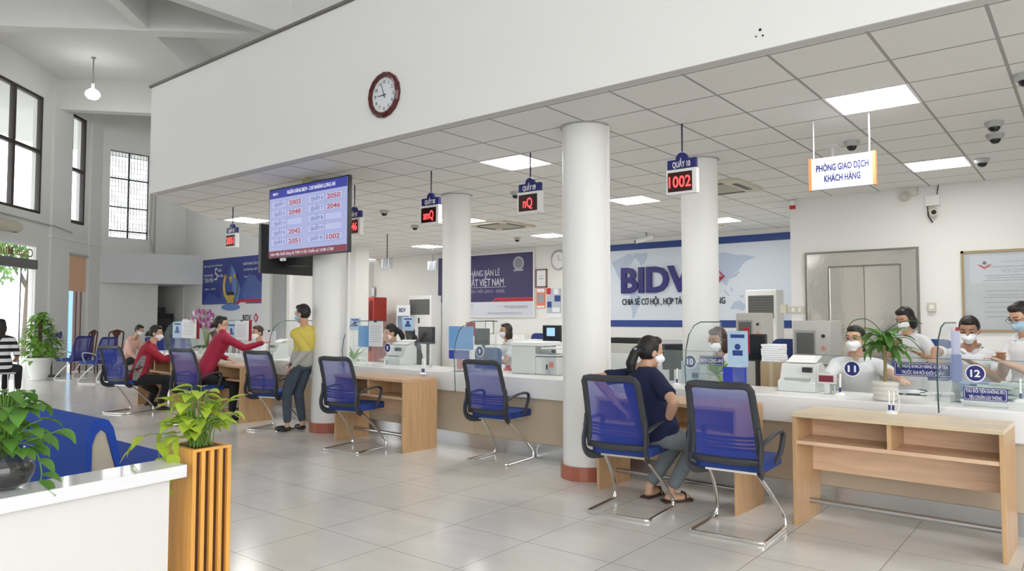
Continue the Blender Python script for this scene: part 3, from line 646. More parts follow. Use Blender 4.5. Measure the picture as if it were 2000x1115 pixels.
mb.text('NGÂN HÀNG BIDV - CHI NHÁNH LONG AN', FM(.08, H2-.055), w=sw*.60, h=.045, ext=.0005, mi=3, bold=.02); mb.text('BIDV', FM(-W2+.13, H2-.055), w=.11, h=.03, ext=.0005, mi=3, bold=.02)
mb.text('Làm việc Buổi Sáng từ 7:00-11:30, Chiều từ 13:00-17:00', FM(-.10, -H2+.036), w=sw*.80, h=.034, ext=.0005, mi=3)
rows = [('QUẦY 1', '2003'), ('QUẦY 2', '2048'), ('QUẦY 3', ''), ('QUẦY 4', '2042'), ('QUẦY 5', '2051'), ('QUẦY 6', '2050'), ('QUẦY 7', '2046'), ('QUẦY 8', ''), ('QUẦY 9', ''), ('QUẦY 10', '1002')]
for i, (q_, n_) in enumerate(rows):
    cxx = -W2*.93 if i < 5 else W2*.05; z = H2-.19-.118*(i % 5); cw = W2*.84
    mb.bb((cxx, y0-.0006, z-.045), (cxx+cw, y0, z+.045), mi=7); mb.bb((cxx+.004, y0-.0012, z-.041), (cxx+cw*.49, y0, z+.041), mi=6); mb.bb((cxx+cw*.51, y0-.0012, z-.041), (cxx+cw-.004, y0, z+.041), mi=6)
    mb.text(q_, FM(cxx+cw*.26, z), w=cw*.36, h=.042, ext=.0008, mi=5, bold=.02)
    if n_: mb.text(n_, FM(cxx+cw*.75, z), w=cw*.38, h=.055, ext=.0008, mi=4, bold=.02)
mb.build('display', [E_BG, E_HD, E_FT, E_W, E_R, E_B, E_CELL, E_LN], t, smooth=False)
mb = MB(); mb.cyl((-sw/2+.28, -.0, -sh/2-.02), (-sw/2+.36, .0, -sh/2-.02), .02); mb.build('sensor', M_WHITEM, t)
mb = MB(); mb.tube(smoothpath([(.02-sw*.1, .06, sh/2), (-sw*.11, .1, sh/2+.06), (-sw*.09, .16, sh/2+.09)]), .006, 6); mb.tube(smoothpath([(-.03-sw*.1, .06, sh/2), (-sw*.1, .1, sh/2+.09), (-sw*.085, .16, sh/2+.10)]), .006, 6); mb.build('cable', mat('yellow cable', (.45, .36, .12), .5), t)
X = -8.22; p0 = atX(508, 437, X); p1 = atX(515, 534, X); t = thing('wall_screen', 'black second screen seen from behind, turned away left of the queue screen', 'screen', (X, p0.y, 0))
mb = MB(); mb.bb((-.03, 0, p1.z), (.03, .95, p0.z)); mb.build('back_cover', M_BLACK, t, bevel=.006)
mb = MB(); mb.bb((.03, .3, p1.z+.1), (.35, .5, p1.z+.25)); mb.build('bracket', M_BLACK, t)

# wall clock on the bulkhead
c = (at(722, 190, 4.56)+at(784, 185, 4.56))/2; c.z = 3.545; ck = thing('wall_clock', 'round wall clock with dark red faceted rim on the white bulkhead', 'clock', (c.x, 4.56, c.z)); R = .222
RX = Matrix.Rotation(math.pi/2, 3, 'X')   # z -> -y
mb = MB(); mb.lathe([(R, 0), (R, .028), (R-.022, .045), (R-.05, .032), (R-.05, .01)], n=16, M=RX, cap=False); mb.build('rim', mat('mahogany rim', (.085, .012, .012), .2), ck, smooth=False)
mb = MB(); mb.lathe([(R-.045, 0), (R-.045, .014)], n=48, M=RX); dl = mb.build('dial', mat('dial white', (.74, .75, .78), .4), ck)
mb = MB()
for k in range(1, 13):
    a = math.radians(90-30*k); mb.text(str(k), facing((.128*math.cos(a), -.0145, .128*math.sin(a)), NY), h=.032, ext=.001, bold=.01)
mb.build('numerals', M_INKD, dl)
def hand(a, L, w_):
    mb = MB(); d = Vector((math.sin(a), 0, math.cos(a))); n_ = Vector((d.z, 0, -d.x)); b_ = Vector((0, -.018, 0))
    mb.add([b_-d*.03-n_*w_, b_-d*.03+n_*w_, b_+d*L+n_*w_*.5, b_+d*L-n_*w_*.5, b_-d*.03-n_*w_+Vector((0, -.002, 0)), b_-d*.03+n_*w_+Vector((0, -.002, 0)), b_+d*L+n_*w_*.5+Vector((0, -.002, 0)), b_+d*L-n_*w_*.5+Vector((0, -.002, 0))], [(0, 1, 2, 3), (7, 6, 5, 4), (0, 4, 5, 1), (1, 5, 6, 2), (2, 6, 7, 3), (3, 7, 4, 0)]); return mb
hand(math.radians(269), .09, .005).build('hour_hand', M_BLACK, ck); hand(math.radians(342), .125, .004).build('minute_hand', M_BLACK, ck)
# ------------------------------------------------------------------ wall graphics
def rect_px(mb, x0, y0, x1, y1, Y, d=.002, mi=None):
    a = at(x0, y0, Y); b = at(x1, y1, Y); return mb.bb((a.x, Y-d, a.z), (b.x, Y, b.z), mi)
YB = 13.9
t = thing('wall_graphic', 'large white wall graphic with pale world map, blue bands, BIDV letters and slogan', 'wall graphic', (-5.9, YB, 0))
def W(mb): mb.v = [v-Vector(t.location) for v in mb.v]; return mb
mb = MB(); mb.bb((-9.0, YB-.006, 1.22), (-3.42, YB, 3.04)); W(mb).build('backing', mat('map white', (.66, .72, .80), .5), t)
mb = MB(); mb.bb((-9.0, YB-.012, 2.90), (-3.42, YB-.006, 3.04)); mb.bb((-9.0, YB-.012, 1.22), (-3.42, YB-.006, 1.365)); W(mb).build('band', M_NAVYB, t)
mb = MB()
def px_poly(pts, Y, ox, oy, sc): return [((lambda p: (p.x, p.z))(at(ox+x/sc, oy+y/sc, Y))) for x, y in pts]
S6 = 1487/400
cont = [[(128, 270), (200, 235), (260, 205), (300, 225), (290, 250), (262, 290), (240, 300), (215, 330), (200, 350), (205, 400), (185, 390), (165, 350), (150, 310)],
        [(290, 205), (390, 200), (385, 245), (345, 300), (330, 265), (300, 240)], [(265, 490), (300, 485), (345, 520), (350, 560), (315, 610), (295, 670), (280, 675), (278, 620), (262, 545)],
        [(835, 230), (900, 200), (960, 195), (1030, 215), (1100, 215), (1178, 230), (1130, 250), (1100, 262), (1075, 290), (1045, 330), (1020, 345), (1030, 370), (985, 390), (965, 440), (940, 420), (925, 390), (900, 380), (870, 360), (845, 300)],
        [(990, 600), (1020, 555), (1060, 545), (1095, 570), (1105, 600), (1080, 620), (1040, 605), (1000, 610)], [(945, 460), (970, 490), (990, 505), (975, 512), (950, 485)], [(1000, 440), (1010, 470), (1000, 490), (992, 460)], [(1060, 505), (1090, 510), (1085, 525), (1062, 520)], [(1050, 330), (1060, 340), (1030, 375), (1022, 365)]]
for c_ in cont:
    mb.prism(px_poly(c_, YB, 1160, 440, S6), .004, Matrix(((1, 0, 0, 0), (0, 0, -1, YB-.005), (0, 1, 0, 0), (0, 0, 0, 1))))
W(mb).build('map', mat('map pale blue', (.46, .54, .68), .6), t, smooth=False)
a = at(1215, 525, YB); b = at(1215, 571, YB); e = at(1352, 540, YB)
mb = MB(); mb.text('BIDV', facing(((a.x+e.x)/2, YB-.012, (a.z+b.z)/2), NY), w=e.x-a.x, h=(a.z-b.z), ext=.05, bold=.035); W(mb).build('logo_letters', mat('logo indigo', (.015, .01, .16), .35), t)
c = at(1382, 541, YB); r = .36
mb = MB(); M = Matrix.Translation((c.x, YB-.012, c.z)) @ Matrix.Rotation(math.pi/2, 4, 'X')
mb.prism([(-r, 0), (0, -r), (r, 0), (r-.10, 0), (0, -.14), (-r+.10, 0)], .05, M); mb.tube([Vector((c.x-r, YB-.03, c.z)), Vector((c.x, YB-.03, c.z+r)), Vector((c.x+r, YB-.03, c.z))], .012, 6)
d1 = W(mb).build('logo_diamond', mat('logo red', (.45, .012, .03), .35), t, smooth=False)
mb = MB(); mb.cyl((c.x+.02, YB-.01, c.z+.07), (c.x+.02, YB-.05, c.z+.07), .12, n=24); W(mb).build('logo_disc', mat('logo indigo', (.015, .01, .16), .35), t)
a = at(1216, 590, YB); e = at(1417, 585, YB)
mb = MB(); mb.text('CHIA SẺ CƠ HỘI , HỢP TÁC THÀNH CÔNG', facing(((a.x+e.x)/2, YB-.012, 1.765), NY), w=e.x-a.x, h=.13, ext=.012, bold=.01); W(mb).build('slogan', M_INKD, t)

# purple poster (retail bank) on the back wall
def poster_base(name, label, x0, x1, z0, z1, Y, frame=M_STEEL):
    t = thing(name, label, 'poster', ((x0+x1)/2, Y, (z0+z1)/2)); w_, h_ = (x1-x0)/2, (z1-z0)/2
    mb = MB()
    for a, b in (((-w_-.03, -h_-.03), (w_+.03, -h_)), ((-w_-.03, h_), (w_+.03, h_+.03)), ((-w_-.03, -h_), (-w_, h_)), ((w_, -h_), (w_+.03, h_))): mb.bb((a[0], -.04, a[1]), (b[0], 0, b[1]))
    mb.build('frame', frame, t, smooth=False); return t, w_, h_
p, w_, h_ = poster_base('bank_poster', 'purple NGÂN HÀNG BÁN LẺ poster on the back wall', -13.75, -10.53, 1.46, 3.02, YB-.01, M_WHITEM)
mb = MB(); mb.bb((-w_, -.02, -h_), (w_, -.01, h_), 0); mb.bb((-w_, -.022, -h_+.36), (w_, -.02, h_), 1); Zm = Matrix(((1, 0, 0, 0), (0, 0, -1, 0), (0, 1, 0, 0), (0, 0, 0, 1)))
mb.prism([(.35, -h_+.36), (w_, -h_+.36), (w_, -h_+.40), (.5, -h_+.40), (.42, -h_+.36)], .003, Matrix.Translation((0, -.022, 0)) @ Zm, 2)
mb.prism([(.35, -h_+.36), (.45, -h_+.42), (w_, -h_+.42), (w_, -h_+.46), (.42, -h_+.46), (.30, -h_+.37)], .003, Matrix.Translation((0, -.022, 0)) @ Zm, 2)
f_ = lambda x, z: facing((x, -.024, z), NY)
mb.text('NGÂN HÀNG BÁN LẺ', f_(-.2, .32), w=1.5, h=.15, ext=.001, mi=3); mb.text('TỐT NHẤT VIỆT NAM', f_(-.2, .08), w=1.75, h=.18, ext=.001, mi=3, bold=.008)
mb.bb((-1.0, -.024, -.05), (.75, -.022, -.04), 3); mb.text('6 NĂM LIÊN TIẾP (2015 - 2020)', f_(-.1, -.15), w=1.6, h=.07, ext=.001, mi=4)
mb.text('Ngân hàng TMCP Đầu tư và Phát triển', f_(-.75, -.52), w=.8, h=.045, ext=.001, mi=4); mb.text('THE ASIAN BANKER', f_(1.05, -.55), w=.75, h=.07, ext=.001, mi=4); mb.text('www.bidv.com.vn', f_(-.9, -.68-.02), w=.5, h=.04, ext=.001, mi=5); mb.text('Ngân hàng bán lẻ tốt nhất Việt Nam', f_(.7, -.70), w=1.1, h=.04, ext=.001, mi=5)
mb.lathe([(.17, 0), (.17, .004)], (1.15, -.022, .52), 24, Matrix.Rotation(math.pi/2, 3, 'X'), 4); mb.lathe([(.12, 0), (.12, .004)], (1.15, -.026, .52), 24, Matrix.Rotation(math.pi/2, 3, 'X'), 6); mb.bb((1.0, -.028, .33), (1.3, -.024, .37), 4)
mb.build('print', [mat('poster lower grey', (.62, .64, .70), .3), mat('poster purple', (.042, .035, .12), .5), M_RED, mat('poster silver', (.62, .62, .70), .4), mat('poster dim silver', (.35, .35, .42), .4), M_INK, mat('medal grey', (.20, .20, .25), .4)], p, smooth=False)
# blue poster
YP = 10.9
p, w_, h_ = poster_base('bank_poster', 'blue poster with golden trophy and mountains on the left rear wall', -20.62, -17.42, 1.15, 3.13, YP, M_WHITEM)
mb = MB(); mb.bb((-w_, -.02, -h_), (w_, -.01, h_), 0); mb.bb((-w_, -.022, -h_+.66), (w_, -.02, h_), 1)
tr = lambda d: Matrix.Translation((0, -d, 0)) @ Zm
mb.prism([(-w_, -.33), (-1.2, .0), (-.9, -.05), (-.6, -.2), (-.3, .35), (.0, .8), (.25, .55), (.5, .1), (.9, .5), (1.2, .42), (w_, .2), (w_, -.33)], .002, tr(.022), 2)
mb.prism([(.0, .8), (.25, .55), (.5, .1), (.35, -.33), (.1, -.1)], .002, tr(.024), 3); mb.prism([(.9, .5), (1.2, .42), (w_, .2), (w_, -.33), (.8, -.33), (.6, -.1)], .002, tr(.024), 7)
for s in (-1, 1):
    mb.tube(smoothpath([(s*.14, -.03, -.20), (s*.30, -.03, -.02), (s*.34, -.03, .25), (s*.24, -.03, .50), (s*.22, -.03, .42)]), (.045, .012), 6, mi=4)
mb.bb((-.18, -.04, -.30), (.18, -.024, -.08), 4); mb.bb((-.16, -.042, -.08), (.16, -.024, .02), 8); mb.lathe([(.5, 0), (.5, .003)], (0, -.023, -.42), 24, Matrix.Rotation(math.pi/2, 3, 'X') @ Matrix.Diagonal((1, .2, 1)), 3)
st = [(.13*math.cos(math.pi/2+i*math.pi/5)*(1 if i % 2 == 0 else .42), .38+.17*math.sin(math.pi/2+i*math.pi/5)*(1 if i % 2 == 0 else .42)) for i in range(10)]
mb.prism(st, .01, tr(.026), 4)
mb.prism([(.25, -h_+.66), (.45, -h_+.78), (w_, -h_+.78), (w_, -h_+.70), (.5, -h_+.70), (.40, -h_+.64)], .003, tr(.024), 5)
mb.prism([(.35, -h_+.60), (.48, -h_+.72), (w_, -h_+.72), (w_, -h_+.60)], .002, tr(.0225), 0)
f_ = lambda x, z: facing((x, -.024, z), NY)
mb.text('Ngân hàng bán lẻ tốt nhất Việt Nam', f_(-1.0, .80), w=1.05, h=.05, ext=.001, mi=6); mb.text('TRÊN MỌI MIỀN', f_(-1.25, .52), w=.5, h=.06, ext=.001, mi=6); mb.text('5', f_(-.82, .55), w=.16, h=.36, ext=.001, mi=6); mb.text('năm', f_(-.62, .66), w=.2, h=.1, ext=.001, mi=6); mb.text('liên tiếp', f_(-.58, .5), w=.3, h=.08, ext=.001, mi=6); mb.text('TRÊN MIỀN', f_(-1.22, .38), w=.5, h=.12, ext=.001, mi=6)
mb.text('(2015 - 2019)', f_(-1.15, .12), w=.6, h=.05, ext=.001, mi=6); mb.text('NGÂN HÀNG CỦA NĂM', f_(1.05, .78), w=.85, h=.07, ext=.001, mi=6); mb.text('tại Việt Nam 2019', f_(1.0, .62), w=.7, h=.06, ext=.001, mi=6); mb.text('The Banker', f_(.95, .42), w=.6, h=.05, ext=.001, mi=6)
mb.text('BIDV', f_(.85, -.72), w=.42, h=.17, ext=.001, mi=8, bold=.02); mb.prism([(1.18, -.72), (1.3, -.58), (1.42, -.72), (1.3, -.86)], .002, tr(.022), 5); mb.prism([(1.24, -.72), (1.3, -.65), (1.36, -.72), (1.3, -.79)], .003, tr(.0235), 0); mb.text('Chi nhánh Long An kính chào quý khách', f_(-.9, -.66), w=1.0, h=.04, ext=.001, mi=9)
mb.build('print', [mat('poster white', (.78, .79, .82), .4), mat('poster blue', (.025, .045, .26), .35), mat('poster mid blue', (.05, .09, .36), .4), mat('poster light blue', (.13, .24, .55), .4), mat('poster gold', (.58, .44, .12), .35, .3), M_RED, M_TXTW, mat('poster slate', (.09, .14, .40), .4), M_INKD, M_INK], p, smooth=False)

# wall things on the right
t = thing('framed_notice', 'large glazed notice in a thin gold frame on the right wall', 'notice board', (-.35, 10.7, 1.742)); w_, h_ = .95, .51
mb = MB()
for a, b in (((-w_, -h_), (w_, -h_+.03)), ((-w_, h_-.03), (w_, h_)), ((-w_, -h_), (-w_+.03, h_)), ((w_-.03, -h_), (w_, h_))): mb.bb((a[0], -.035, a[1]), (b[0], 0, b[1]))
mb.build('frame', mat('gold frame', (.36, .28, .15), .4), t, smooth=False)
mb = MB(); mb.bb((-w_+.03, -.014, -h_+.03), (w_-.03, -.01, h_-.03), 0); mb.bb((-w_+.09, -.016, .10), (w_-.1, -.014, h_-.07), 1)
f_ = lambda x, z: facing((x, -.016, z), NY)
mb.text('NGÂN HÀNG TMCP ĐẦU TƯ VÀ PHÁT TRIỂN VIỆT NAM', f_(-.25, .36), w=.55, h=.022, ext=.001, mi=2); mb.text('NỘI QUY PHÒNG GIAO DỊCH', f_(-.15, .25), w=.75, h=.05, ext=.001, mi=2)
for k, z in enumerate((.30, .19, .16, .13, .0, -.05, -.08, -.14, -.2, -.26, -.32)): mb.bb((-.72+.02*(k % 3), -.017, z-.006), (-.05+.1*(k % 2), -.0155, z+.004), 2)
mb.prism([(-.78, .33), (-.70, .27), (-.62, .33), (-.66, .33), (-.70, .30), (-.74, .33)], .002, Matrix.Translation((0, -.016, 0)) @ Zm, 3); mb.lathe([(.022, 0), (.022, .002)], (-.70, -.0165, .35), 16, Matrix.Rotation(math.pi/2, 3, 'X'), 4)
mb.build('notice_sheet', [mat('notice backing', (.58, .60, .62), .35), mat('notice light', (.66, .68, .74), .35), M_INK, M_RED, M_NAVY], t, smooth=False)
mb = MB(); mb.bb((-w_+.03, -.028, -h_+.03), (w_-.03, -.025, h_-.03)); gg = mb.build('glass', see_through('frame glass', (.7, .72, .74), .12, .05, 1.0), t, smooth=False)
def small(name, label, cat, parts, loc, rz=0):
    t = thing(name, label, cat, loc, rz)
    for n_, mb_, m_ in parts: mb_.build(n_, m_, t, bevel=.003)
    return t
c = at(1557, 605, 10.7)
small('switch_panel', 'row of beige light switches left of the steel door', 'switch', [('plate', MB().bb((-.13, -.02, -.05), (.13, 0, .05)), M_BEIGEP), ('switch', MB().bb((-.07, -.028, -.03), (-.03, -.02, .03)), M_WHITEM), ('switch', MB().bb((.02, -.028, -.03), (.06, -.02, .03)), M_WHITEM), ('box', MB().bb((-.22, -.06, -.05), (-.14, 0, .08)), M_BEIGEP)], (c.x, 10.7, c.z))
c = at(1821, 600, 10.7); small('wall_intercom', 'small cream box on the wall right of the steel door', 'wall box', [('case', MB().bb((-.045, -.05, -.055), (.045, 0, .06)), M_BEIGEP), ('grille', MB().bb((-.025, -.054, -.02), (.025, -.05, .03)), M_WHITEM)], (c.x, 10.7, c.z))
c = at(1549, 402, 10.7); small('alarm_beacon', 'small red and white alarm beacon under the ceiling', 'alarm', [('lens', MB().bb((-.035, -.06, -.05), (.035, 0, .0)), M_RED), ('base', MB().bb((-.035, -.06, .0), (.035, 0, .07)), M_WHITEM)], (c.x, 10.7, c.z))
c = at(1770, 384, 10.7); t = thing('cable_coil', 'coiled beige cable high on the wall above the steel door', 'cable', (c.x, 10.7, c.z))
mb = MB(); mb.tube([(.055*math.cos(a*.4), -.03-.0015*a, .055*math.sin(a*.4)) for a in range(40)], .009, 6); mb.tube(smoothpath([(.055, -.02, 0), (.13, -.02, .01), (.14, -.02, .08), (.14, -.02, .18)]), .007, 6); mb.build('cable', M_BEIGEP, t)
c = at(1822, 392, 10.7); t = thing('wall_camera', 'white junction box with a small camera under it on the right wall', 'camera', (c.x, 10.7, c.z))
mb = MB(); mb.bb((-.085, -.05, -.07), (.085, 0, .07)); mb.build('junction_box', M_WHITEM, t, bevel=.004); mb = MB(); mb.cyl((0, -.05, -.13), (.03, -.16, -.17), .05); mb.cyl((0, 0, -.13), (0, -.06, -.13), .03); cm = mb.build('camera_body', M_BEIGEP, t); mb = MB(); mb.cyl((.03, -.16, -.17), (.032, -.165, -.172), .03); mb.build('lens', M_BLACK, cm)
mb = MB(); mb.tube([(-.06, -.02, -.07), (-.05, -.04, -.2), (.0, -.06, -.29)], .008, 6); mb.tube([(.05, -.02, .07), (.07, -.02, .2)], .006, 6); mb.build('cable', M_BLACK, t)
# rear wall small things
c = at(1092, 508, YB); t = thing('wall_clock', 'silver rimmed round clock on the rear wall beside the nearest column', 'clock', (c.x, YB, c.z)); RX = Matrix.Rotation(math.pi/2, 3, 'X')
mb = MB(); mb.lathe([(.24, 0), (.24, .04), (.20, .05), (.195, .02)], n=32, M=RX, cap=False); mb.build('rim', M_STEEL, t); mb = MB(); mb.lathe([(.2, .0), (.2, .02)], n=32, M=RX); mb.build('dial', M_WHITEM, t); mb = MB(); mb.bb((-.004, -.024, 0), (.004, -.021, .12)); mb.bb((0, -.024, -.004), (.08, -.021, .004)); mb.build('hands', M_BLACK, t)
def wall_sheet(px0, py0, px1, py1, Y, name, label, cat, cols, frame=None, rows=()):
    a = at(px0, py0, Y); b = at(px1, py1, Y); cx_, cz_ = (a.x+b.x)/2, (a.z+b.z)/2; w_, h_ = (b.x-a.x)/2, (a.z-b.z)/2
    t = thing(name, label, cat, (cx_, Y, cz_))
    if frame: mb = MB(); [mb.bb(p_, q_) for p_, q_ in (((-w_, -.03, -h_), (w_, 0, -h_+.03)), ((-w_, -.03, h_-.03), (w_, 0, h_)), ((-w_, -.03, -h_), (-w_+.03, 0, h_)), ((w_-.03, -.03, -h_), (w_, 0, h_)))]; mb.build('frame', frame, t, smooth=False)
    mb = MB(); mb.bb((-w_+.01, -.015, -h_+.01), (w_-.01, -.002, h_-.01), 0)
    for (u0_, v0_, u1_, v1_, mi) in rows: mb.bb((-w_+2*w_*u0_, -.018, -h_+2*h_*v0_), (-w_+2*w_*u1_, -.015, -h_+2*h_*v1_), mi)
    mb.build('sheet', cols, t, smooth=False); return t
OR = mat('orange print', (.75, .22, .12), .5)
wall_sheet(1047, 526, 1069, 561, YB, 'certificate', 'framed certificate right of the purple poster', 'certificate', [M_PAPER, M_INK], mat('brown frame', (.25, .18, .10), .5), [(.3, .45, .7, .5, 1), (.3, .6, .7, .63, 1)])
wall_sheet(1048, 562, 1066, 603, YB, 'notice_poster', 'narrow orange notice below the framed certificate', 'poster', [OR, M_PAPER, M_INK], None, [(.1, .78, .9, .95, 1), (.15, .3, .85, .7, 2), (.1, .05, .9, .15, 1)])
wall_sheet(1068, 563, 1097, 621, YB, 'notice_poster', 'collage poster with dark photo squares beside the nearest column', 'poster', [mat('collage pale', (.5, .54, .62), .5), M_NAVYB, M_RED, M_PAPER], None, [(0, .8, .3, 1, 2), (.55, .55, .95, .75, 1), (.05, .35, .35, .55, 1), (.5, .8, .8, .98, 3), (0, 0, 1, .15, 3), (.4, .2, .9, .35, 3)])
Y = 13.6
def floor_ac(px0, px1, py0, Y, label, dark):
    a = at(px0, py0, Y); b = at(px1, py0, Y); w_ = b.x-a.x; t = thing('standing_air_conditioner', label, 'air conditioner', ((a.x+b.x)/2, Y-.15, 0)); h = a.z
    mb = MB(); mb.bb((-w_/2, 0, 0), (w_/2, .38, h)); mb.build('cabinet', M_WHITEM, t, bevel=.015)
    mb = MB(); mb.bb((-w_/2+.05, -.012, h-.50), (w_/2-.05, 0, h-.10)); g = mb.build('grille', mat('grille dark green', (.10, .11, .10), .5), t, bevel=.004)
    mb = MB(); [mb.bb((-w_/2+.05, -.018, h-.48+.045*k), (w_/2-.05, -.012, h-.47+.045*k)) for k in range(9)]; mb.build('louvre', mat('louvre grey', (.19, .19, .18), .5), g, smooth=False)
    mb = MB(); mb.bb((-.05, -.01, h-.72), (.0, 0, h-.58)); mb.build('control_display', M_BLACK, t); return t
floor_ac(1462, 1522, 567, 12.6, 'tall white standing air conditioner before the world map wall', 1); floor_ac(806, 850, 578, 13.3, 'tall white standing air conditioner on the left, behind the tellers', 1)
# roll-up banner
a = at(775, 596, 13.0); b = at(801, 596, 13.0); t = thing('roll_up_banner', 'small roll-up banner reading BIDV beside the left air conditioner', 'banner', ((a.x+b.x)/2, 13.0, 0)); w_ = b.x-a.x
mb = MB(); mb.bb((-w_/2, -.06, 0), (w_/2, .06, .08)); mb.build('base', M_STEEL, t); mb = MB(); mb.bb((-w_/2, -.005, .08), (w_/2, .005, a.z), 0); mb.bb((-w_/2+.04, -.008, a.z-.75), (w_/2-.04, -.005, a.z-.28), 1); mb.text('BIDV', facing((-.03, -.006, a.z-.13), NY), w=.26, h=.1, ext=.002, mi=2, bold=.03); mb.build('banner_sheet', [M_PAPER, mat('banner picture', (.2, .26, .36), .5, var=.6, scale=6), M_NAVY], t, smooth=False)
# red cabinet in the recess
a = at(703, 581, 13.0); b = at(731, 581, 13.0); t = thing('red_cabinet', 'dark red cabinet in the recess at the left end of the back wall', 'cabinet', ((a.x+b.x)/2, 13.0, 0)); w_ = b.x-a.x
mb = MB(); mb.bb((-w_/2, 0, 0), (w_/2, .45, a.z)); mb.build('body', mat('cabinet red', (.42, .035, .02), .4), t, bevel=.01); mb = MB(); mb.bb((-w_/2+.06, -.012, .5), (w_/2-.08, 0, a.z-.1)); mb.build('door', mat('cabinet dark red', (.16, .01, .01), .2), t)
wall_sheet(716, 560, 733, 580, 13.85, 'notice_poster', 'small grey notice above the red cabinet', 'poster', [M_INK, M_PAPER], None, [(.1, .1, .9, .9, 1)])
# gold picture frame and low white cabinets under the purple poster
mb = MB(); mb.bb((-13.05, 13.35, 0), (-10.4, 13.85, 1.02), 0); [mb.bb((-13.05+k*.44-.004, 13.345, .05), (-13.05+k*.44+.004, 13.35, 1.0), 1) for k in range(1, 6)]; tag(mb.build('low_cabinet', [M_WHITEM, M_PLASTD], smooth=False), 'low white cabinets under the purple poster', 'cabinet')
mb = MB(); mb.bb((-8.8, 13.3, 0), (-6.2, 13.85, .95), 0); [mb.bb((-8.8+k*.52-.004, 13.295, .05), (-8.8+k*.52+.004, 13.3, .9), 1) for k in range(1, 5)]; tag(mb.build('low_cabinet', [mat('grey laminate', (.5, .51, .52), .5), M_PLASTD], smooth=False), 'low grey cabinets under the world map graphic', 'cabinet')
q = at(953, 645, 13.4); t = thing('picture_frame', 'gold picture frame standing on the low white cabinet', 'picture frame', (q.x, 13.45, 1.02)); mb = MB()
for p_, q_ in (((-.14, 0, 0), (-.11, .02, .42)), ((.11, 0, 0), (.14, .02, .42)), ((-.14, 0, .39), (.14, .02, .42)), ((-.14, 0, 0), (.14, .02, .03))): mb.bb(p_, q_)
mb.build('frame', mat('gold frame', (.36, .28, .15), .4), t); mb = MB(); mb.bb((-.11, .005, .03), (.11, .012, .39)); mb.build('picture', M_PAPER, t); t.scale = (1, 1, .8)
# black rack in the nook
t = thing('black_rack', 'black equipment rack in the dark nook at the left', 'rack', (-22.6, 10.55, 0), math.pi/2); mb = MB(); mb.bb((-.3, -.3, 0), (.3, .3, 1.55)); mb.build('body', M_BLACK, t, bevel=.01); mb = MB(); mb.bb((-.2, -.15, 1.55), (.1, .2, 1.75)); mb.build('box', M_DGREY, t); mb = MB(); [mb.bb((-.28, -.31, .3+.3*k), (.28, -.30, .5+.3*k)) for k in range(4)]; mb.build('drawer_fronts', M_DGREY, t)

# ------------------------------------------------------------------ counter glass, number discs, dividers
def disc(px, py, num, X0, X1, label):
    c = at(px, py, 5.98); X0 += c.x; X1 += c.x; Yv = cp(c.x, .34, 0).y
    g = thing('counter_glass', 'low clear glass pane '+{'8': 'right of the white clipboard by the queue screen column', '9': 'beside the large plain blue brochure', '10': 'in front of the second round column', '11': 'in front of the teller with glasses', '12': 'in front of the masked man at the right'}[num], 'glass screen', cp((X0+X1)/2, .34, .807), CA)
    mb = MB(); L = (X1-X0)/2; mb.bb((-L, -.003, 0), (L, .003, .30)); mb.build('pane', M_ACRYL, g, smooth=False)
    mb = MB(); mb.bb((-L, -.004, .30), (L, .004, .304)); mb.build('edge', M_ACRYLB, g, smooth=False)
    for x in (-L+.1, L-.1): mb = MB(); mb.bb((x-.015, -.014, 0), (x+.015, .014, .05)); mb.build('clamp', M_STEEL, g)
    c = at(px, py, Yv-.012); t = thing('number_disc', label, 'sign', (c.x, Yv-.008, c.z), CA, 'round counter number discs')
    mb = MB(); mb.lathe([(.062, 0), (.062, .004)], n=32, M=RX); mb.build('disc', M_TXTW, t)
    mb = MB(); mb.lathe([(.054, .004), (.054, .006)], n=32, M=RX); dd = mb.build('face', M_NAVY, t)
    mb = MB(); mb.text(num, facing((0, -.007, 0), NY), w=.026*len(num)+.004*len(num), h=.048, ext=.001, bold=.03); mb.build('number', M_TXTW, dd)
disc(757, 679, '8', -.45, .6, 'round blue disc numbered 8'); disc(937, 686, '9', -.25, .9, 'round blue disc numbered 9'); disc(1348, 706, '10', -.45, .25, 'round blue disc numbered 10')
disc(1664, 720, '11', -.3, .75, 'round blue disc numbered 11'); disc(1905, 729, '12', -.35, 1.2, 'round blue disc numbered 12')
def divider(X, label, low=.785, yf=5.40, side=True):
    t = thing('counter_divider', label, 'divider', cp(X, 0, 0), CA, 'clear acrylic dividers across the counter')
    f = yf-5.665
    poly = [(f+.02, low), (f, 1.0), (f+.02, 1.15), (f+.07, 1.27), (f+.16, 1.34), (f+.28, 1.37), (.42, 1.37), (.42, .81), (-.045, .81), (-.045, low)]
    M = Matrix(((0, 0, 1, -.003), (1, 0, 0, 0), (0, 1, 0, 0), (0, 0, 0, 1)))
    mb = MB(); mb.prism(poly, .006, M); mb.build('sheet', M_ACRYL, t, smooth=False)
    mb = MB(); mb.tube([(0, y, z) for y, z in poly[:7]], .005, 6); mb.build('edge', mat('dark glass edge', (.03, .07, .08), .2), t); return t
divider(-.80, 'clear divider with dark front edge between discs 11 and 12'); divider(-2.60, 'clear divider right of the disc numbered 10')
divider(-5.28, 'clear curved divider left of the disc numbered 9, reaching below the counter edge', low=.62); divider(-7.25, 'clear divider just right of the column under the queue screen')
divider(-8.95, 'clear divider behind the standing person in yellow'); divider(-10.6, 'clear divider behind the leaning woman in crimson'); divider(-12.3, 'leftmost clear divider by the woman in red')
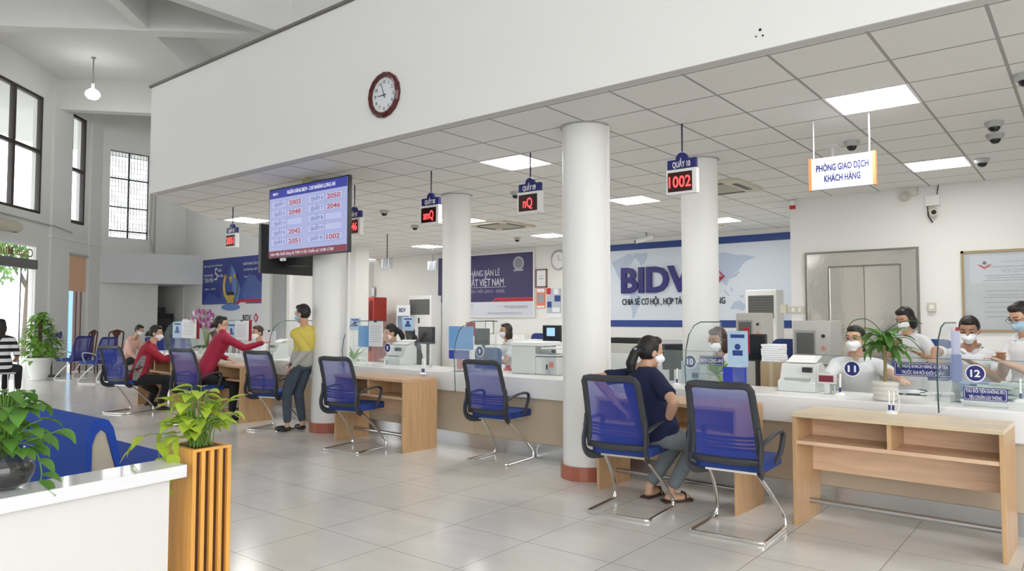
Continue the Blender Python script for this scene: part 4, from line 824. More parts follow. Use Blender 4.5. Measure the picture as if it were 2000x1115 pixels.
def board(px0, py0, px1, py1, Y, kind, label, rz=0, clip=True, stand=True, lines=True, group=None):
    a = at(px0, py0, Y); b = at(px1, py1, Y); w_ = (b.x-a.x)/2; h = a.z-b.z; base = .806 if Y < 6.45 else .742
    t = thing({'paper': 'clipboard', 'blue': 'brochure_holder', 'red': 'red_folder', 'poster': 'notice_stand', 'lav': 'brochure_holder', 'lavd': 'brochure_holder', 'dark': 'brochure_holder'}[kind], label, {'paper': 'clipboard', 'blue': 'brochure', 'red': 'folder', 'poster': 'notice', 'lav': 'brochure', 'lavd': 'brochure', 'dark': 'brochure'}[kind], ((a.x+b.x)/2, Y, base), rz, group)
    z0 = b.z-base; m_ = {'paper': M_PAPER, 'blue': M_LBLUE, 'red': M_REDC, 'poster': mat('notice pale blue', (.45, .62, .80), .5), 'lav': mat('lavender', (.50, .52, .68), .5), 'lavd': mat('slate blue', (.20, .24, .42), .5), 'dark': mat('deep blue card', (.02, .04, .42), .5)}[kind]
    if stand and z0 > .02: mb = MB(); mb.bb((-w_*.6, .008, 0), (w_*.6, .014, z0+.06)); mb.bb((-w_*.7, -.03, 0), (w_*.7, .06, .005)); mb.build('acrylic_stand', M_ACRYL, t, smooth=False)
    mb = MB(); mb.bb((-w_, -.003, z0), (w_, .004, z0+h), 0)
    if kind == 'paper' and lines:
        for k in range(8): mb.bb((-w_*.75, -.0045, z0+h*(.18+.085*k)), (w_*(.75-.2*(k % 3 == 0)), -.003, z0+h*(.195+.085*k)), 1)
    if kind == 'poster': mb.lathe([(w_*.3, 0), (w_*.3, .001)], (0, -.003, z0+h*.55), 12, RX, 2); mb.bb((-w_*.5, -.0045, z0+h*.3), (w_*.5, -.003, z0+h*.45), 2); mb.bb((-w_*.7, -.0045, z0+h*.8), (w_*.7, -.003, z0+h*.9), 2)
    mb.build('sheet', [m_, M_INK, M_NAVYB], t, smooth=False)
    if kind == 'paper' and clip: mb = MB(); mb.bb((-.02, -.012, z0+h-.015), (.02, .006, z0+h+.012)); mb.build('clip', M_BLACK, t)
    return t
board(700, 636, 723, 678, 6.0, 'blue', 'plain blue brochure left of the white clipboard by disc 8'); board(721, 627, 747, 677, 5.97, 'paper', 'white clipboard left of the disc numbered 8')
board(684, 621, 704, 645, 6.1, 'poster', 'pale notice beside the column under the queue screen')
board(786, 619, 808, 646, 6.9, 'poster', 'pale notice standing behind the disc numbered 8')
board(877, 637, 924, 683, 5.93, 'blue', 'large plain blue brochure left of the disc numbered 9'); board(877, 683, 916, 702, 5.98, 'dark', 'darker blue pocket below the large blue brochure', stand=True); board(910, 629, 928, 656, 6.02, 'red', 'red folder behind the large blue brochure')
board(1421, 646, 1461, 716, 5.93, 'poster', 'tall light blue brochure stack in the divider right of disc 10'); board(1452, 640, 1464, 690, 5.98, 'red', 'red folder edge behind the tall light blue brochures'); board(1412, 716, 1458, 748, 5.95, 'dark', 'dark blue lower pocket under the tall light blue brochures')
board(1857, 646, 1876, 692, 6.0, 'lav', 'pale lavender sheets behind the divider left of disc 12'); board(1866, 639, 1872, 650, 6.02, 'red', 'red strip above the pale lavender sheets'); board(1857, 692, 1879, 745, 5.98, 'lavd', 'slate blue pocket under the pale lavender sheets')
board(338, 628, 355, 660, 6.05, 'poster', 'pale blue notice with a figure at the left end of the counter'); board(356, 623, 383, 661, 6.02, 'paper', 'white clipboard behind the left woman in red'); board(383, 622, 389, 662, 6.05, 'red', 'red folder right of the left clipboard')
board(443, 630, 461, 664, 6.05, 'poster', 'pale blue notice behind the leaning woman'); board(460, 626, 485, 664, 6.02, 'paper', 'white clipboard right of the leaning woman'); board(485, 625, 491, 666, 6.05, 'red', 'red folder right of the leaning woman'); board(514, 646, 538, 668, 6.05, 'paper', 'blank white card beside the teller at the left', lines=False)
def plate(px0, py0, px1, py1, Y, lines, label, stand=False):
    a = at(px0, py0, Y); b = at(px1, py1, Y); w_ = (b.x-a.x)/2; h_ = (a.z-b.z)/2; t = thing('notice_plate', label, 'sign', ((a.x+b.x)/2, Y, (a.z+b.z)/2), CA)
    mb = MB(); mb.prism(rrect(2*w_, 2*h_, .012), .004, facing((0, 0, 0), NY), 0); mb.prism(rrect(2*w_-.012, 2*h_-.012, .01), .001, facing((0, -.004, 0), NY), 1); mb.prism(rrect(2*w_-.018, 2*h_-.018, .008), .001, facing((0, -.005, 0), NY), 0)
    pl_ = mb.build('plate', [M_NAVY, M_TXTW], t, smooth=False); mb = MB(); n = len(lines)
    for i, s in enumerate(lines): mb.text(s, facing((0, -.006, h_*(.45 if n == 2 else 0)-i*h_*.9), NY), w=2*w_*(.88 if i == 0 else .74), h=h_*(.48 if n == 2 else .8), ext=.001, bold=.004)
    mb.build('lettering', M_TXTW, pl_)
    if stand: zb = .806-(a.z+b.z)/2; mb = MB(); mb.bb((-w_, .0, zb), (w_, .004, -h_)); mb.bb((-w_, -.05, zb), (w_, .05, zb+.004)); mb.build('acrylic_stand', M_ACRYL, t, smooth=False)
    return t
Yg = cp(-.9, .34, 0).y
plate(1746, 706, 1860, 738, Yg-.01, ['ĐỀ NGHỊ KHÁCH HÀNG KIỂM TRA', 'TRƯỚC KHI RỜI KHỎI QUẦY'], 'wide blue notice plate on the glass between discs 11 and 12')
plate(1881, 755, 1969, 786, 5.80, ['THU ĐỔI TIỀN KHÔNG ĐỦ', 'TIÊU CHUẨN LƯU THÔNG'], 'blue notice plate standing on the counter below disc 12', True)
plate(1366, 694, 1414, 714, cp(-2.7, .34, 0).y-.01, ['BIDV LONG AN'], 'narrow blue plate right of the disc numbered 10')

# ------------------------------------------------------------------ machines
def bill_counter(loc, rz, label, disp=False, s=1):
    t = thing('bill_counter', label, 'counting machine', loc, rz, 'money counting machines'); t.scale = (s, s, s)
    mb = MB(); M = Matrix(((0, 0, 1, -.15), (1, 0, 0, 0), (0, 1, 0, 0), (0, 0, 0, 1)))
    mb.prism([(0, 0), (.26, 0), (.26, .19), (.20, .23), (.10, .22), (.05, .10), (0, .08)], .30, M); mb.build('body', M_PLAST, t, bevel=.006)
    mb = MB(); mb.grid(lambda u, v: (-.12+.24*u, .12+.16*v, .235+.05*v), 2, 4, .006); mb.build('hopper', M_WHITEM, t); mb = MB(); mb.bb((-.10, .02, .082), (.10, .06, .11)); mb.build('stacker', M_PLASTD, t)
    mb = MB(); mb.bb((.05, .0, .16), (.12, .045, .20)); mb.build('control_panel', M_DGREY, t)
    if disp: mb = MB(); mb.bb((.22, .0, .0), (.26, .03, .09)); mb.bb((.17, -.01, .08), (.31, .03, .16)); d = mb.build('customer_display', M_PLAST, t, bevel=.004); mb = MB(); mb.bb((.185, -.014, .095), (.295, -.01, .145)); mb.build('display_window', mat('red display', (.20, .03, .05), .3), d)
    return t
q = fl(778, 711, .806); bill_counter((q.x, 6.30, .806), CA, 'grey white money counter behind the disc numbered 8', s=1.1)
q = fl(1568, 762, .806); bill_counter((q.x, 6.02, .806), CA, 'grey white money counter with small display at counter 11', True, 1.0)
q = at(523, 690, 6.1); bill_counter((q.x, 6.1, .806), CA, 'money counter beside the teller at the left', s=1.0)
# printer
q = at(1040, 700, 6.15); t = thing('printer', 'large grey white printer copier on the counter right of disc 9', 'printer', (q.x, 6.30, .806), .1)
mb = MB(); mb.bb((-.28, -.16, 0), (.02, .20, .30)); mb.bb((.02, -.16, 0), (.30, .20, .19)); mb.build('body', M_PLAST, t, bevel=.012); mb = MB(); mb.bb((-.28, -.18, .30), (.14, .20, .345)); mb.build('lid', M_WHITEM, t, bevel=.01); mb = MB(); mb.bb((.02, -.17, .20), (.30, .15, .215)); mb.bb((.10, -.17, .27), (.32, .15, .29)); mb.build('paper_tray', M_WHITEM, t, bevel=.004)
mb = MB(); mb.bb((.20, -.165, .08), (.25, -.158, .14)); mb.build('sticker', OR, t); mb = MB(); mb.bb((.16, -.165, .06), (.18, -.158, .11)); mb.build('slot', M_BLACK, t)
def cash_machine(px0, py0, px1, py1, Y, label):
    a = at(px0, py0, Y); b = at(px1, py1, Y); w_ = (b.x-a.x); t = thing('cash_binding_machine', label, 'machine', ((a.x+b.x)/2, Y, 0), 0, 'grey box shaped cash machines'); zt = a.z; h = .50*w_/.42
    mb = MB(); mb.bb((-w_/2, 0, zt-h), (w_/2, .4, zt)); mb.build('cabinet', mat('warm grey metal', (.50, .49, .46), .5), t, bevel=.008)
    mb = MB(); mb.bb((-w_/2+.02, .02, .0), (w_/2-.02, .38, zt-h-.01)); mb.build('pedestal', mat('pale grey pedestal', (.46, .46, .42), .6), t, bevel=.006)
    mb = MB(); mb.bb((-w_/2+.06*w_, -.008, zt-h*.82), (w_/2-w_*.38, 0, zt-h*.22)); wn_ = mb.build('window_frame', mat('grey inner', (.32, .32, .30), .5), t); mb = MB(); mb.bb((-w_/2+.12*w_, -.012, zt-h*.76), (w_/2-w_*.42, -.008, zt-h*.28)); mb.build('window', mat('machine window', (.12, .12, .12), .2), wn_)
    for z in (.35, .62): mb = MB(); mb.cyl((w_/2-.18*w_, 0, zt-h*z), (w_/2-.18*w_, -.012, zt-h*z), .02*w_/.42, mi=0); mb.build('button', M_BLACK if z < .5 else OR, t)
    return t
cash_machine(1547, 626, 1623, 720, 7.4, 'large grey cash machine left of the masked teller at counter 11'); cash_machine(1437, 611, 1490, 655, 9.4, 'smaller grey cash machine in front of the white standing air conditioner')
def monitor(px0, py0, px1, py1, Y, label, rz=0, scr=None, base=.742):
    a = at(px0, py0, Y); b = at(px1, py1, Y); w_ = abs(b.x-a.x)/max(.3, abs(math.cos(rz))); h = a.z-b.z; t = thing('monitor', label, 'monitor', ((a.x+b.x)/2, Y, base), rz, 'black monitors at the teller desks'); z0 = max(.06, b.z-base)
    mb = MB(); mb.bb((-w_/2, -.015, z0), (w_/2, .02, z0+h)); mb.build('housing', M_BLACK, t, bevel=.005)
    mb = MB(); mb.bb((-.02, 0.02, 0), (.02, .04, z0+h*.4)); mb.bb((-.11, -.06, 0), (.11, .09, .012)); mb.build('stand', M_DGREY, t)
    mb = MB(); mb.bb((-w_/2+.015, -.017, z0+.015), (w_/2-.015, -.015, z0+h-.015)); mb.build('screen', mat('screen dark', (.012, .014, .018), .15), t)
    if scr: mb = MB(); mb.bb((-w_*.25, -.02, z0+h*.35), (w_*.2, -.017, z0+h*.85)); mb.build('lit_window', glow('pos screen', (.25, .42, .55), 1.0), t)
    return t
monitor(928, 641, 955, 674, 6.85, 'black monitor just right of the large blue brochure'); monitor(1061, 635, 1096, 668, 6.8, 'black machine with a small lit screen left of the nearest column', scr=1); monitor(818, 638, 848, 672, 6.88, 'black tilted monitor behind the money counter at disc 8')
monitor(1302, 671, 1326, 722, 6.55, 'black monitor seen edge-on behind the head of the woman in navy', .9); monitor(1457, 652, 1498, 706, 6.72, 'black monitor behind the tall light blue brochures')
# more desk clutter
def boxes(name, label, cat, loc, specs, mats, rz=0, group=None):
    t = thing(name, label, cat, loc, rz, group)
    for n_, a, b, m_ in specs: MB().bb(a, b).build(n_, m_, t, bevel=.004)
    return t
q = at(1513, 700, 6.72); t = boxes('carton', 'brown cardboard carton beside the large grey cash machine', 'box', (q.x, 6.72, .742), [('body', (-.1, -.1, 0), (.1, .1, .26), mat('cardboard', (.42, .32, .2), .7)), ('tape', (-.02, -.103, 0), (.02, -.1, .26), mat('tape', (.5, .42, .3), .4))], None)
t = thing('paper_stack', 'stack of white papers on the cardboard carton', 'papers', (q.x, 6.72, 1.004)); mb = MB()
for k in range(8): mb.box((random.uniform(-.006, .006), 0, .011+.02*k), (.17, .19, .018), rz=random.uniform(-.05, .05))
mb.build('sheets', M_PAPER, t)
for i, (px, lab) in enumerate(((1035, 'left stack of papers left of the small lit screen'), (1050, 'right stack of papers left of the small lit screen'))):
    q = at(px, 660, 6.75); t = thing('paper_stack', lab, 'papers', (q.x, 6.75, .742), 0, 'paper stacks behind the printer'); mb = MB()
    for k in range(16): mb.box((random.uniform(-.01, .01), 0, .013+.026*k), (.11, .2, .022), rz=random.uniform(-.1, .1))
    mb.build('sheets', M_PAPER, t)
q = at(1078, 668, 6.62); boxes('desk_printer', 'dark desk printer under the black machine with the lit screen', 'printer', (q.x+.02, 6.55, .742), [('body', (-.17, -.1, 0), (.17, .2, .19), M_DGREY), ('lid', (-.18, -.11, .19), (.18, .2, .215), M_WHITEM), ('label', (-.05, -.105, .07), (.08, -.1, .12), M_PLASTD)], None)
q = at(1220, 690, 6.65); boxes('desk_printer', 'beige desk printer behind the shoulder of the woman in navy', 'printer', (q.x, 6.65, .742), [('body', (-.26, -.15, 0), (.26, .2, .3), M_PLAST), ('lid', (-.25, -.14, .3), (.25, .2, .40), mat('beige grey', (.52, .52, .47), .5)), ('handset', (-.12, -.08, .40), (.22, .05, .46), M_BLACK)], None)
q = at(1373, 720, 6.2); boxes('card_terminal', 'pale machine under the disc numbered 10', 'machine', (at(1365, 720, 6.3).x, 6.2, .806), [('body', (-.13, 0, 0), (.06, .16, .2), mat('pale blue grey', (.50, .58, .62), .5)), ('keypad', (-.02, -.01, .05), (.04, 0, .10), M_DGREY)], None)
q = at(868, 700, 6.3)
t = boxes('blue_basket', 'blue plastic basket on the desk in front of the masked man', 'basket', (at(1920, 700, 6.5).x, 6.5, .742), [('wall', (-.17, 0, 0), (.17, .01, .16), mat('basket blue', (.22, .30, .52), .5)), ('wall', (-.17, .25, 0), (.17, .26, .16), mat('basket blue', (.22, .30, .52), .5)), ('wall', (-.17, .01, 0), (-.16, .25, .16), mat('basket blue', (.22, .30, .52), .5)), ('wall', (.16, .01, 0), (.17, .25, .16), mat('basket blue', (.22, .30, .52), .5)), ('rim', (-.18, -.012, .155), (.18, 0, .175), mat('basket rim', (.26, .34, .58), .5)), ('bottom', (-.16, .01, 0), (.16, .25, .01), mat('basket blue', (.22, .30, .52), .5))], None)
t = thing('banknote_pile', 'pile of pale banknotes behind the glass at disc 12', 'banknotes', (at(1945, 730, 6.45).x, 6.42, .806)); mb = MB()
for k in range(14): mb.box((random.uniform(-.2, .2), random.uniform(-.0, .03), .02+.017*(k//2)), (.17, .08, .02), rz=random.uniform(-.3, .3))
mb.build('notes', mat('banknote', (.50, .58, .53), .7, var=.15, scale=30), t)
for px, py, l in ((1735, 765, 'white papers on the counter right of the ribbed pot'), (1810, 770, 'white papers on the counter left of the divider at disc 12')):
    q = fl(px+30, py, .808); t = thing('paper_sheets', l, 'papers', (q.x, q.y, .806), .2); MB().bb((-.15, -.10, 0), (.15, .10, .006)).box((.03, .02, .009), (.21, .15, .005), rz=.3).build('sheets', M_PAPER, t)
q = fl(980, 724, .808); t = thing('ink_pad', 'small red stamp pad on the counter left of the printer', 'stamp', (q.x, q.y+.12, .806)); MB().bb((-.05, -.03, 0), (.05, .03, .02)).build('pad', M_RED, t); MB().cyl((.0, 0, .02), (.0, 0, .06), .02).build('stamp', M_RED, t)
q = fl(948, 715, .808); t = thing('red_ornament', 'red bottle shaped ornament right of the disc numbered 9', 'ornament', (q.x+.05, 6.28, .806)); MB().lathe([(.03, 0), (.035, .10), (.02, .16), (.025, .20), (.0, .23)], n=14).build('body', M_RED, t)
for px, py, Y, w_, l in ((952, 683, 8.3, .50, 'navy office chair behind the disc numbered 9'), (800, 672, 7.6, .44, 'blue office chair behind the tellers at counter 8'), (1534, 668, 8.0, .3, 'royal blue office chair left of the large grey cash machine'), (1080-20, 655, 9.1, .45, 'blue office chair of the woman at the rear desk'), (1800, 668, 9.0, .6, 'blue office chair behind the teller standing at the steel door')):
    c = at(px, py, Y); t = thing('office_chair', l, 'chair', (c.x, Y, 0), 0, 'staff office chairs'); zt = max(.95, c.z+.08)
    mb = MB(); mb.prism(rrect(w_, .45, .08), .05, Matrix.Translation((0, .04, zt-.27)) @ Matrix.Rotation(math.pi/2, 4, 'X')); mb.build('backrest', M_NAVYB, t, bevel=.015); mb = MB(); mb.prism(rrect(w_, .45, .08), .07, Matrix.Translation((0, -.22, .42))); mb.build('seat', M_NAVYB, t, bevel=.015)
    mb = MB(); mb.bb((-.03, .02, .30), (.03, .05, zt-.4)); mb.build('spine', M_DGREY, t); mb = MB(); mb.cyl((0, -.2, .05), (0, -.2, .42), .025); [mb.tube([(0, -.2, .08), (.28*math.cos(k*1.2566), -.2+.28*math.sin(k*1.2566), .04)], .018, 6) for k in range(5)]; mb.build('base', M_DGREY, t)
def pens(loc, label, n=2, s=1, cord=False):
    t = thing('pen_stand', label, 'pen stand', loc, 0, 'white pens on stands'); t.scale = (s, s, s)
    MB().lathe([(.04, 0), (.038, .01), (.02, .018), (.012, .022)], n=20).build('base', M_WHITE, t)
    for k in range(n):
        x = (k-.5*(n-1))*.022; mb = MB(); mb.cyl((x, 0, .02), (x*1.4, .01, .15), .006, n=8); p_ = mb.build('pen', M_WHITE, t); mb = MB(); mb.cyl((x, 0, .02), (x*1.1, .003, .055), .0075, n=8); mb.build('pen_tip', M_NAVY, p_)
    if cord: MB().tube(smoothpath([(.02, 0, .15), (.035, 0, .16), (.045, 0, .12), (.05, 0, .05), (.03, .0, .01)]), .003, 6).build('cord', M_WHITE, t)
    return t
q = fl(1741, 807, .76); pens((q.x, q.y, .76), 'pair of white pens on a stand on the nearest writing desk', cord=True)
q = fl(826, 731, .76); pens((q.x, q.y, .76), 'pair of white pens on the desk under the queue screen', s=1.2)
q = fl(1022, 724, .806); pens((q.x, q.y+.05, .806), 'left pair of white pens on the counter before the printer', s=.9); q = fl(1056, 726, .806); pens((q.x, q.y+.05, .806), 'right pair of white pens on the counter before the printer', s=.9)
q = fl(1641, 772, .806); pens((q.x, q.y, .806), 'single white pen on a stand below the disc numbered 11', 1, s=1.1); q = fl(1322, 752, .806); pens((q.x, q.y, .806), 'white pen behind the elbow of the woman in navy', 1); q = fl(1994, 785, .806); pens((q.x, q.y, .806), 'white pen on the counter at the right edge of the picture', 1, s=1.1)
q = fl(1612+8, 768, .806); t = thing('steel_cups', 'two small steel cylinders beside the pen below disc 11', 'cups', (q.x+.03, q.y, .806)); [MB().cyl((x, 0, 0), (x, 0, .06), .01, n=12).build('cylinder', M_STEEL, t) for x in (-.03, .01)]

# ------------------------------------------------------------------ plants
def leaf(mb, base, d, L, w_, droop=.5, up=(0, 0, 1), heart=0, mi=None, fold=.25, nu=5):
    base = Vector(base); d = Vector(d).normalized(); side = d.cross(Vector(up));
    if side.length < .05: side = Vector((1, 0, 0))
    side.normalize(); nrm = side.cross(d).normalized()
    P = []; p = base.copy(); dirv = d.copy(); st_ = L/nu
    for i in range(nu+1):
        P.append((p.copy(), dirv.copy())); ang = -droop/nu; dirv = (dirv*math.cos(ang)+nrm*math.sin(ang)).normalized(); nn = side.cross(dirv).normalized(); nrm = nn; p = p+dirv*st_
    def wd(u):
        if heart: return w_*(math.sin(math.pi*min(1, (u+.18)/1.18)**.75))*(1 if u > 0 else .75)
        return w_*math.sin(math.pi*(u*.93+.04))**.8
    vs = []; fs = []
    for i, (q_, dv) in enumerate(P):
        u = i/nu; ww = wd(u)/2 if i < nu else .001; nn = side.cross(dv).normalized()
        vs += [q_-side*ww+nn*ww*fold, q_, q_+side*ww+nn*ww*fold]
    for i in range(nu): fs += [(3*i, 3*i+1, 3*i+4, 3*i+3), (3*i+1, 3*i+2, 3*i+5, 3*i+4)]
    mb.add(vs, fs, mi)
def leafmat(name, c, tr=.35):
    m = mat(name, c, .45, var=.25, scale=6); nt = m.node_tree; b = nt.nodes['Principled BSDF']; t_ = nt.nodes.new('ShaderNodeBsdfTranslucent'); t_.inputs[0].default_value = (*c, 1); mx = nt.nodes.new('ShaderNodeMixShader'); mx.inputs[0].default_value = tr
    nt.links.new(b.outputs[0], mx.inputs[1]); nt.links.new(t_.outputs[0], mx.inputs[2]); nt.links.new(mx.outputs[0], nt.nodes['Material Output'].inputs[0]); return m
L_LIME = leafmat('lime leaf', (.50, .66, .07)); L_MID = leafmat('mid green leaf', (.09, .22, .035)); L_DARK = leafmat('dark green leaf', (.035, .12, .025), .2); L_BR = leafmat('bright green leaf', (.17, .36, .05))
M_STEM = mat('green stem', (.16, .28, .05), .6)
# planter with golden pothos in front
PX, PY = -3.35, 1.765
t = thing('slatted_planter', 'tall orange wood planter with vertical slats beside the white ledge', 'planter', (PX, PY, 0), 0); hw = .13; hy_ = .095; H_ = .80
mb = MB(); mb.bb((-hw, -hy_, 0), (hw-.03, hy_, H_-.012)); mb.build('box', M_PLANT, t, bevel=.003, smooth=False)
mb = MB(); mb.bb((hw-.03, -hy_+.01, .0), (hw-.022, hy_-.005, H_-.02)); mb.build('recess', M_BROWN, t, smooth=False)
for k in range(5):
    y = -hy_+(2*hy_-.019)*k/4; mb = MB(); mb.bb((hw-.03, y, 0), (hw, y+.019, H_-.012)); mb.build('slat', M_PLANT, t, bevel=.002, smooth=False)
mb = MB()
for a, b in (((-hw, -hy_), (hw, -hy_+.02)), ((-hw, hy_-.02), (hw, hy_)), ((-hw, -hy_+.02), (-hw+.02, hy_-.02)), ((hw-.02, -hy_+.02), (hw, hy_-.02))): mb.bb((a[0], a[1], H_-.012), (b[0], b[1], H_))
mb.build('rim', M_PLANT, t, smooth=False); MB().bb((-hw+.02, -hy_+.02, H_-.012), (hw-.02, hy_-.02, H_-.006)).build('soil', M_BROWN, t)
PL = t
t = thing('golden_pothos', 'lime green trailing pothos growing out of the slatted planter', 'plant', (PX, PY, .795)); rnd = random.Random(3)
mbl = MB(); mbs = MB()
for k in range(88):
    a = rnd.uniform(0, 2*math.pi); rr = rnd.uniform(.02, .165); h = rnd.uniform(.05, .29)*(1-.9*(rr/.25)**2)+.015
    p_ = Vector((rr*math.cos(a)*.95, rr*math.sin(a)*.95, h)); b_ = Vector((rnd.uniform(-.05, .05), rnd.uniform(-.05, .05), 0)); mbs.tube(smoothpath([b_, (b_+p_)/2+Vector((0, 0, .04)), p_], 3), .0022, 5)
    d = Vector((math.cos(a+rnd.uniform(-.5, .5)), math.sin(a+rnd.uniform(-.5, .5)), rnd.uniform(-.25, .5))); leaf(mbl, p_, d, rnd.uniform(.065, .105), rnd.uniform(.05, .078), rnd.uniform(.3, 1.2), heart=1)
def trail(pts, n=5):
    P = smoothpath(pts, 4); mbs.tube(P, .002, 5)
    for i in range(1, n+1):
        q_ = P[int((len(P)-1)*i/n)]; a = rnd.uniform(0, 6.28); leaf(mbl, q_, (math.cos(a)*.6+.3, math.sin(a)*.6-.5, -.5), rnd.uniform(.06, .09), rnd.uniform(.045, .065), .5, heart=1)
trail([(.02, -.06, .05), (.05, -.15, .04), (.06, -.165, -.08), (.05, -.17, -.17)], 4); trail([(-.05, -.08, .05), (-.14, -.16, .06), (-.22, -.19, .02), (-.25, -.2, -.02)], 4); trail([(0, -.08, .05), (-.03, -.16, .05), (-.03, -.175, -.04)], 3)
mbl.build('leaves', L_LIME, t); mbs.build('stems', M_STEM, t)
# reception ledge
A0 = fl(366, 907, .75); A1 = fl(0, 975, .75); dv = (A1-A0).normalized(); ang = math.atan2(dv.y, dv.x); 
t = thing('reception_ledge', 'white glossy reception counter ledge in the left foreground', 'counter', (A0.x, A0.y, 0), ang)
# local x runs toward camera-left, local y is to the right of travel
B0 = fl(323, 897, .75)-A0; side = 1 if (Vector((-dv.y, dv.x, 0)).dot(B0) > 0) else -1; wd = .21
mb = MB(); mb.bb((0, 0, .695), (3.2, side*wd, .75)); mb.build('top', mat('glossy white stone', (.84, .84, .85), .06), t, bevel=.003, smooth=False)
mb = MB(); mb.bb((.052, side*.05, 0), (3.2, side*(wd-.03), .695)); mb.build('panel', mat('warm white panel', (.78, .76, .73), .45), t, smooth=False)
# glass bowl and pothos on the ledge
q = fl(5, 955, .75); t = thing('glass_bowl', 'dark round glass bowl on the white ledge', 'bowl', (q.x, q.y, .75)); prof = [(.045, 0), (.085, .02), (.105, .06), (.10, .10), (.07, .135), (.065, .15), (.07, .155)]
MB().lathe(prof, n=28, cap=False).build('bowl', see_through('smoky glass', (.05, .05, .05), .6, .05, 1.0), t); MB().lathe([(.04, .005), (.08, .025), (.095, .06), (.09, .085), (0.001, .09)], n=20).build('pebbles', mat('dark pebbles', (.04, .035, .03), .4, var=.8, scale=60), t)
q2 = q; t = thing('bowl_pothos', 'green pothos plant growing from the glass bowl', 'plant', (q.x, q.y, .84)); rnd = random.Random(11); mbl = MB(); mbs = MB()
for k in range(95):
    a = rnd.uniform(0, 2*math.pi); rr = rnd.uniform(.02, .135); h = rnd.uniform(.07, .30)*(1-.6*(rr/.22)**2)
    p_ = Vector((rr*math.cos(a), rr*math.sin(a), h)); mbs.tube(smoothpath([Vector((0, 0, .02)), p_*.5+Vector((0, 0, .05)), p_], 3), .0025, 5)
    d = Vector((math.cos(a+rnd.uniform(-.5, .5)), math.sin(a+rnd.uniform(-.5, .5)), rnd.uniform(-.3, .5))); leaf(mbl, p_, d, rnd.uniform(.06, .09), rnd.uniform(.05, .075), rnd.uniform(.4, 1.2), heart=1)
for pts in ([(0, 0, .06), (.09, .07, .10), (.14, .11, .12), (.165, .135, .135)], [(0, 0, .05), (.09, .07, .06), (.12, .09, -.02), (.11, .09, -.06)]):
    P = smoothpath(pts, 4); mbs.tube(P, .0025, 5); [leaf(mbl, P[int((len(P)-1)*i/4)], (.4, .3, -.2+.2*(i % 2)), .085, .06, .6, heart=1) for i in range(1, 5)]
mbl.build('leaves', leafmat('pothos leaf', (.15, .34, .06)), t); mbs.build('stems', M_STEM, t)
# blue sofa
t = thing('sofa', 'royal blue upholstered bench sofa with pale end panels behind the ledge', 'sofa', (-4.68, 1.77, 0)); L = 3.6; t.scale = (1, 1, 1.065)
pr_ = [(0, .0), (0, .60), (.015, .70), (.05, .745), (.09, .75), (.13, .735), (.16, .68), (.21, .42), (.70, .41), (.72, .38), (.72, .30), (.20, .30), (.10, .15), (.10, 0)]
M = Matrix(((0, 0, 1, -L), (1, 0, 0, 0), (0, 1, 0, 0), (0, 0, 0, 1)))
mb = MB(); mb.prism([(0, .06), (0, .62), (.015, .70), (.045, .74), (.085, .75), (.125, .735), (.155, .69), (.235, .36), (.205, .36), (.115, .66), (.085, .69), (.055, .66), (.035, .60), (.035, .06)], L, M); mb.build('back_cover', M_BLUEF, t)
mb = MB(); mb.prism([(.036, .06), (.036, .60), (.056, .66), (.085, .688), (.114, .66), (.20, .36), (.20, .06)], L-.012, M); mb.build('end_panel', mat('beige leatherette', (.46, .41, .33), .6), t)
mb = MB(); mb.bb((-L, .21, .30), (0, .75, .42)); mb.build('seat', M_BLUEF, t, bevel=.03); mb = MB(); mb.bb((-L+.05, .21, .06), (-.05, .70, .30)); mb.build('base', mat('beige leatherette', (.46, .41, .33), .6), t)
for x in (-L+.1, -.1):
    for y in (.08, .65): MB().cyl((x, y, 0), (x, y, .06), .02).build('foot', M_CHROME, t)
# big plant in white pot near the entrance
q = plane(80, 600, FP-FN*.6, FD); t = thing('plant_pot', 'large white ornamental pot beside the entrance pillar', 'pot', (q.x, q.y, 0)); PT = t.location.copy(); t.scale = (.78, .78, .86)
MB().lathe([(.19, 0), (.20, .03), (.25, .15), (.30, .42), (.31, .50), (.35, .53), (.36, .58), (.33, .60), (.30, .58)], n=28, cap=False).build('pot', M_WHITEM, t); MB().lathe([(.30, .55), (.001, .56)], n=20, cap=False).build('soil', M_BROWN, t); MB().lathe([(.26, 0), (.28, .02), (.28, .03)], n=20).build('saucer', M_WHITEM, t)
t = thing('large_pothos', 'tall bushy green plant in the large white pot', 'plant', (PT.x, PT.y, .48)); t.scale = (.82, .82, .80); rnd = random.Random(5); mbl = MB(); mbs = MB(); MB().cyl((0, 0, 0), (0, 0, 1.32), .05).build('moss_pole', mat('moss pole', (.10, .07, .03), .9), t)
for k in range(230):
    h = rnd.uniform(-.05, 1.28); a = rnd.uniform(0, 6.283); mx_ = .58*(1-(max(0, h-.25)/1.15))**.8*(1 if h > .1 else .75); rr = rnd.uniform(.3, 1)*mx_
    p_ = Vector((rr*math.cos(a), rr*math.sin(a), h+rnd.uniform(-.05, .1))); mbs.tube([(0, 0, max(0, h-.1)), p_], .004, 4)
    leaf(mbl, p_, (math.cos(a), math.sin(a), rnd.uniform(-.3, .3)), rnd.uniform(.15, .26), rnd.uniform(.10, .17), rnd.uniform(.5, 1.4), heart=1, nu=4)
mbl.build('leaves', L_BR, t); mbs.build('stems', M_STEM, t)
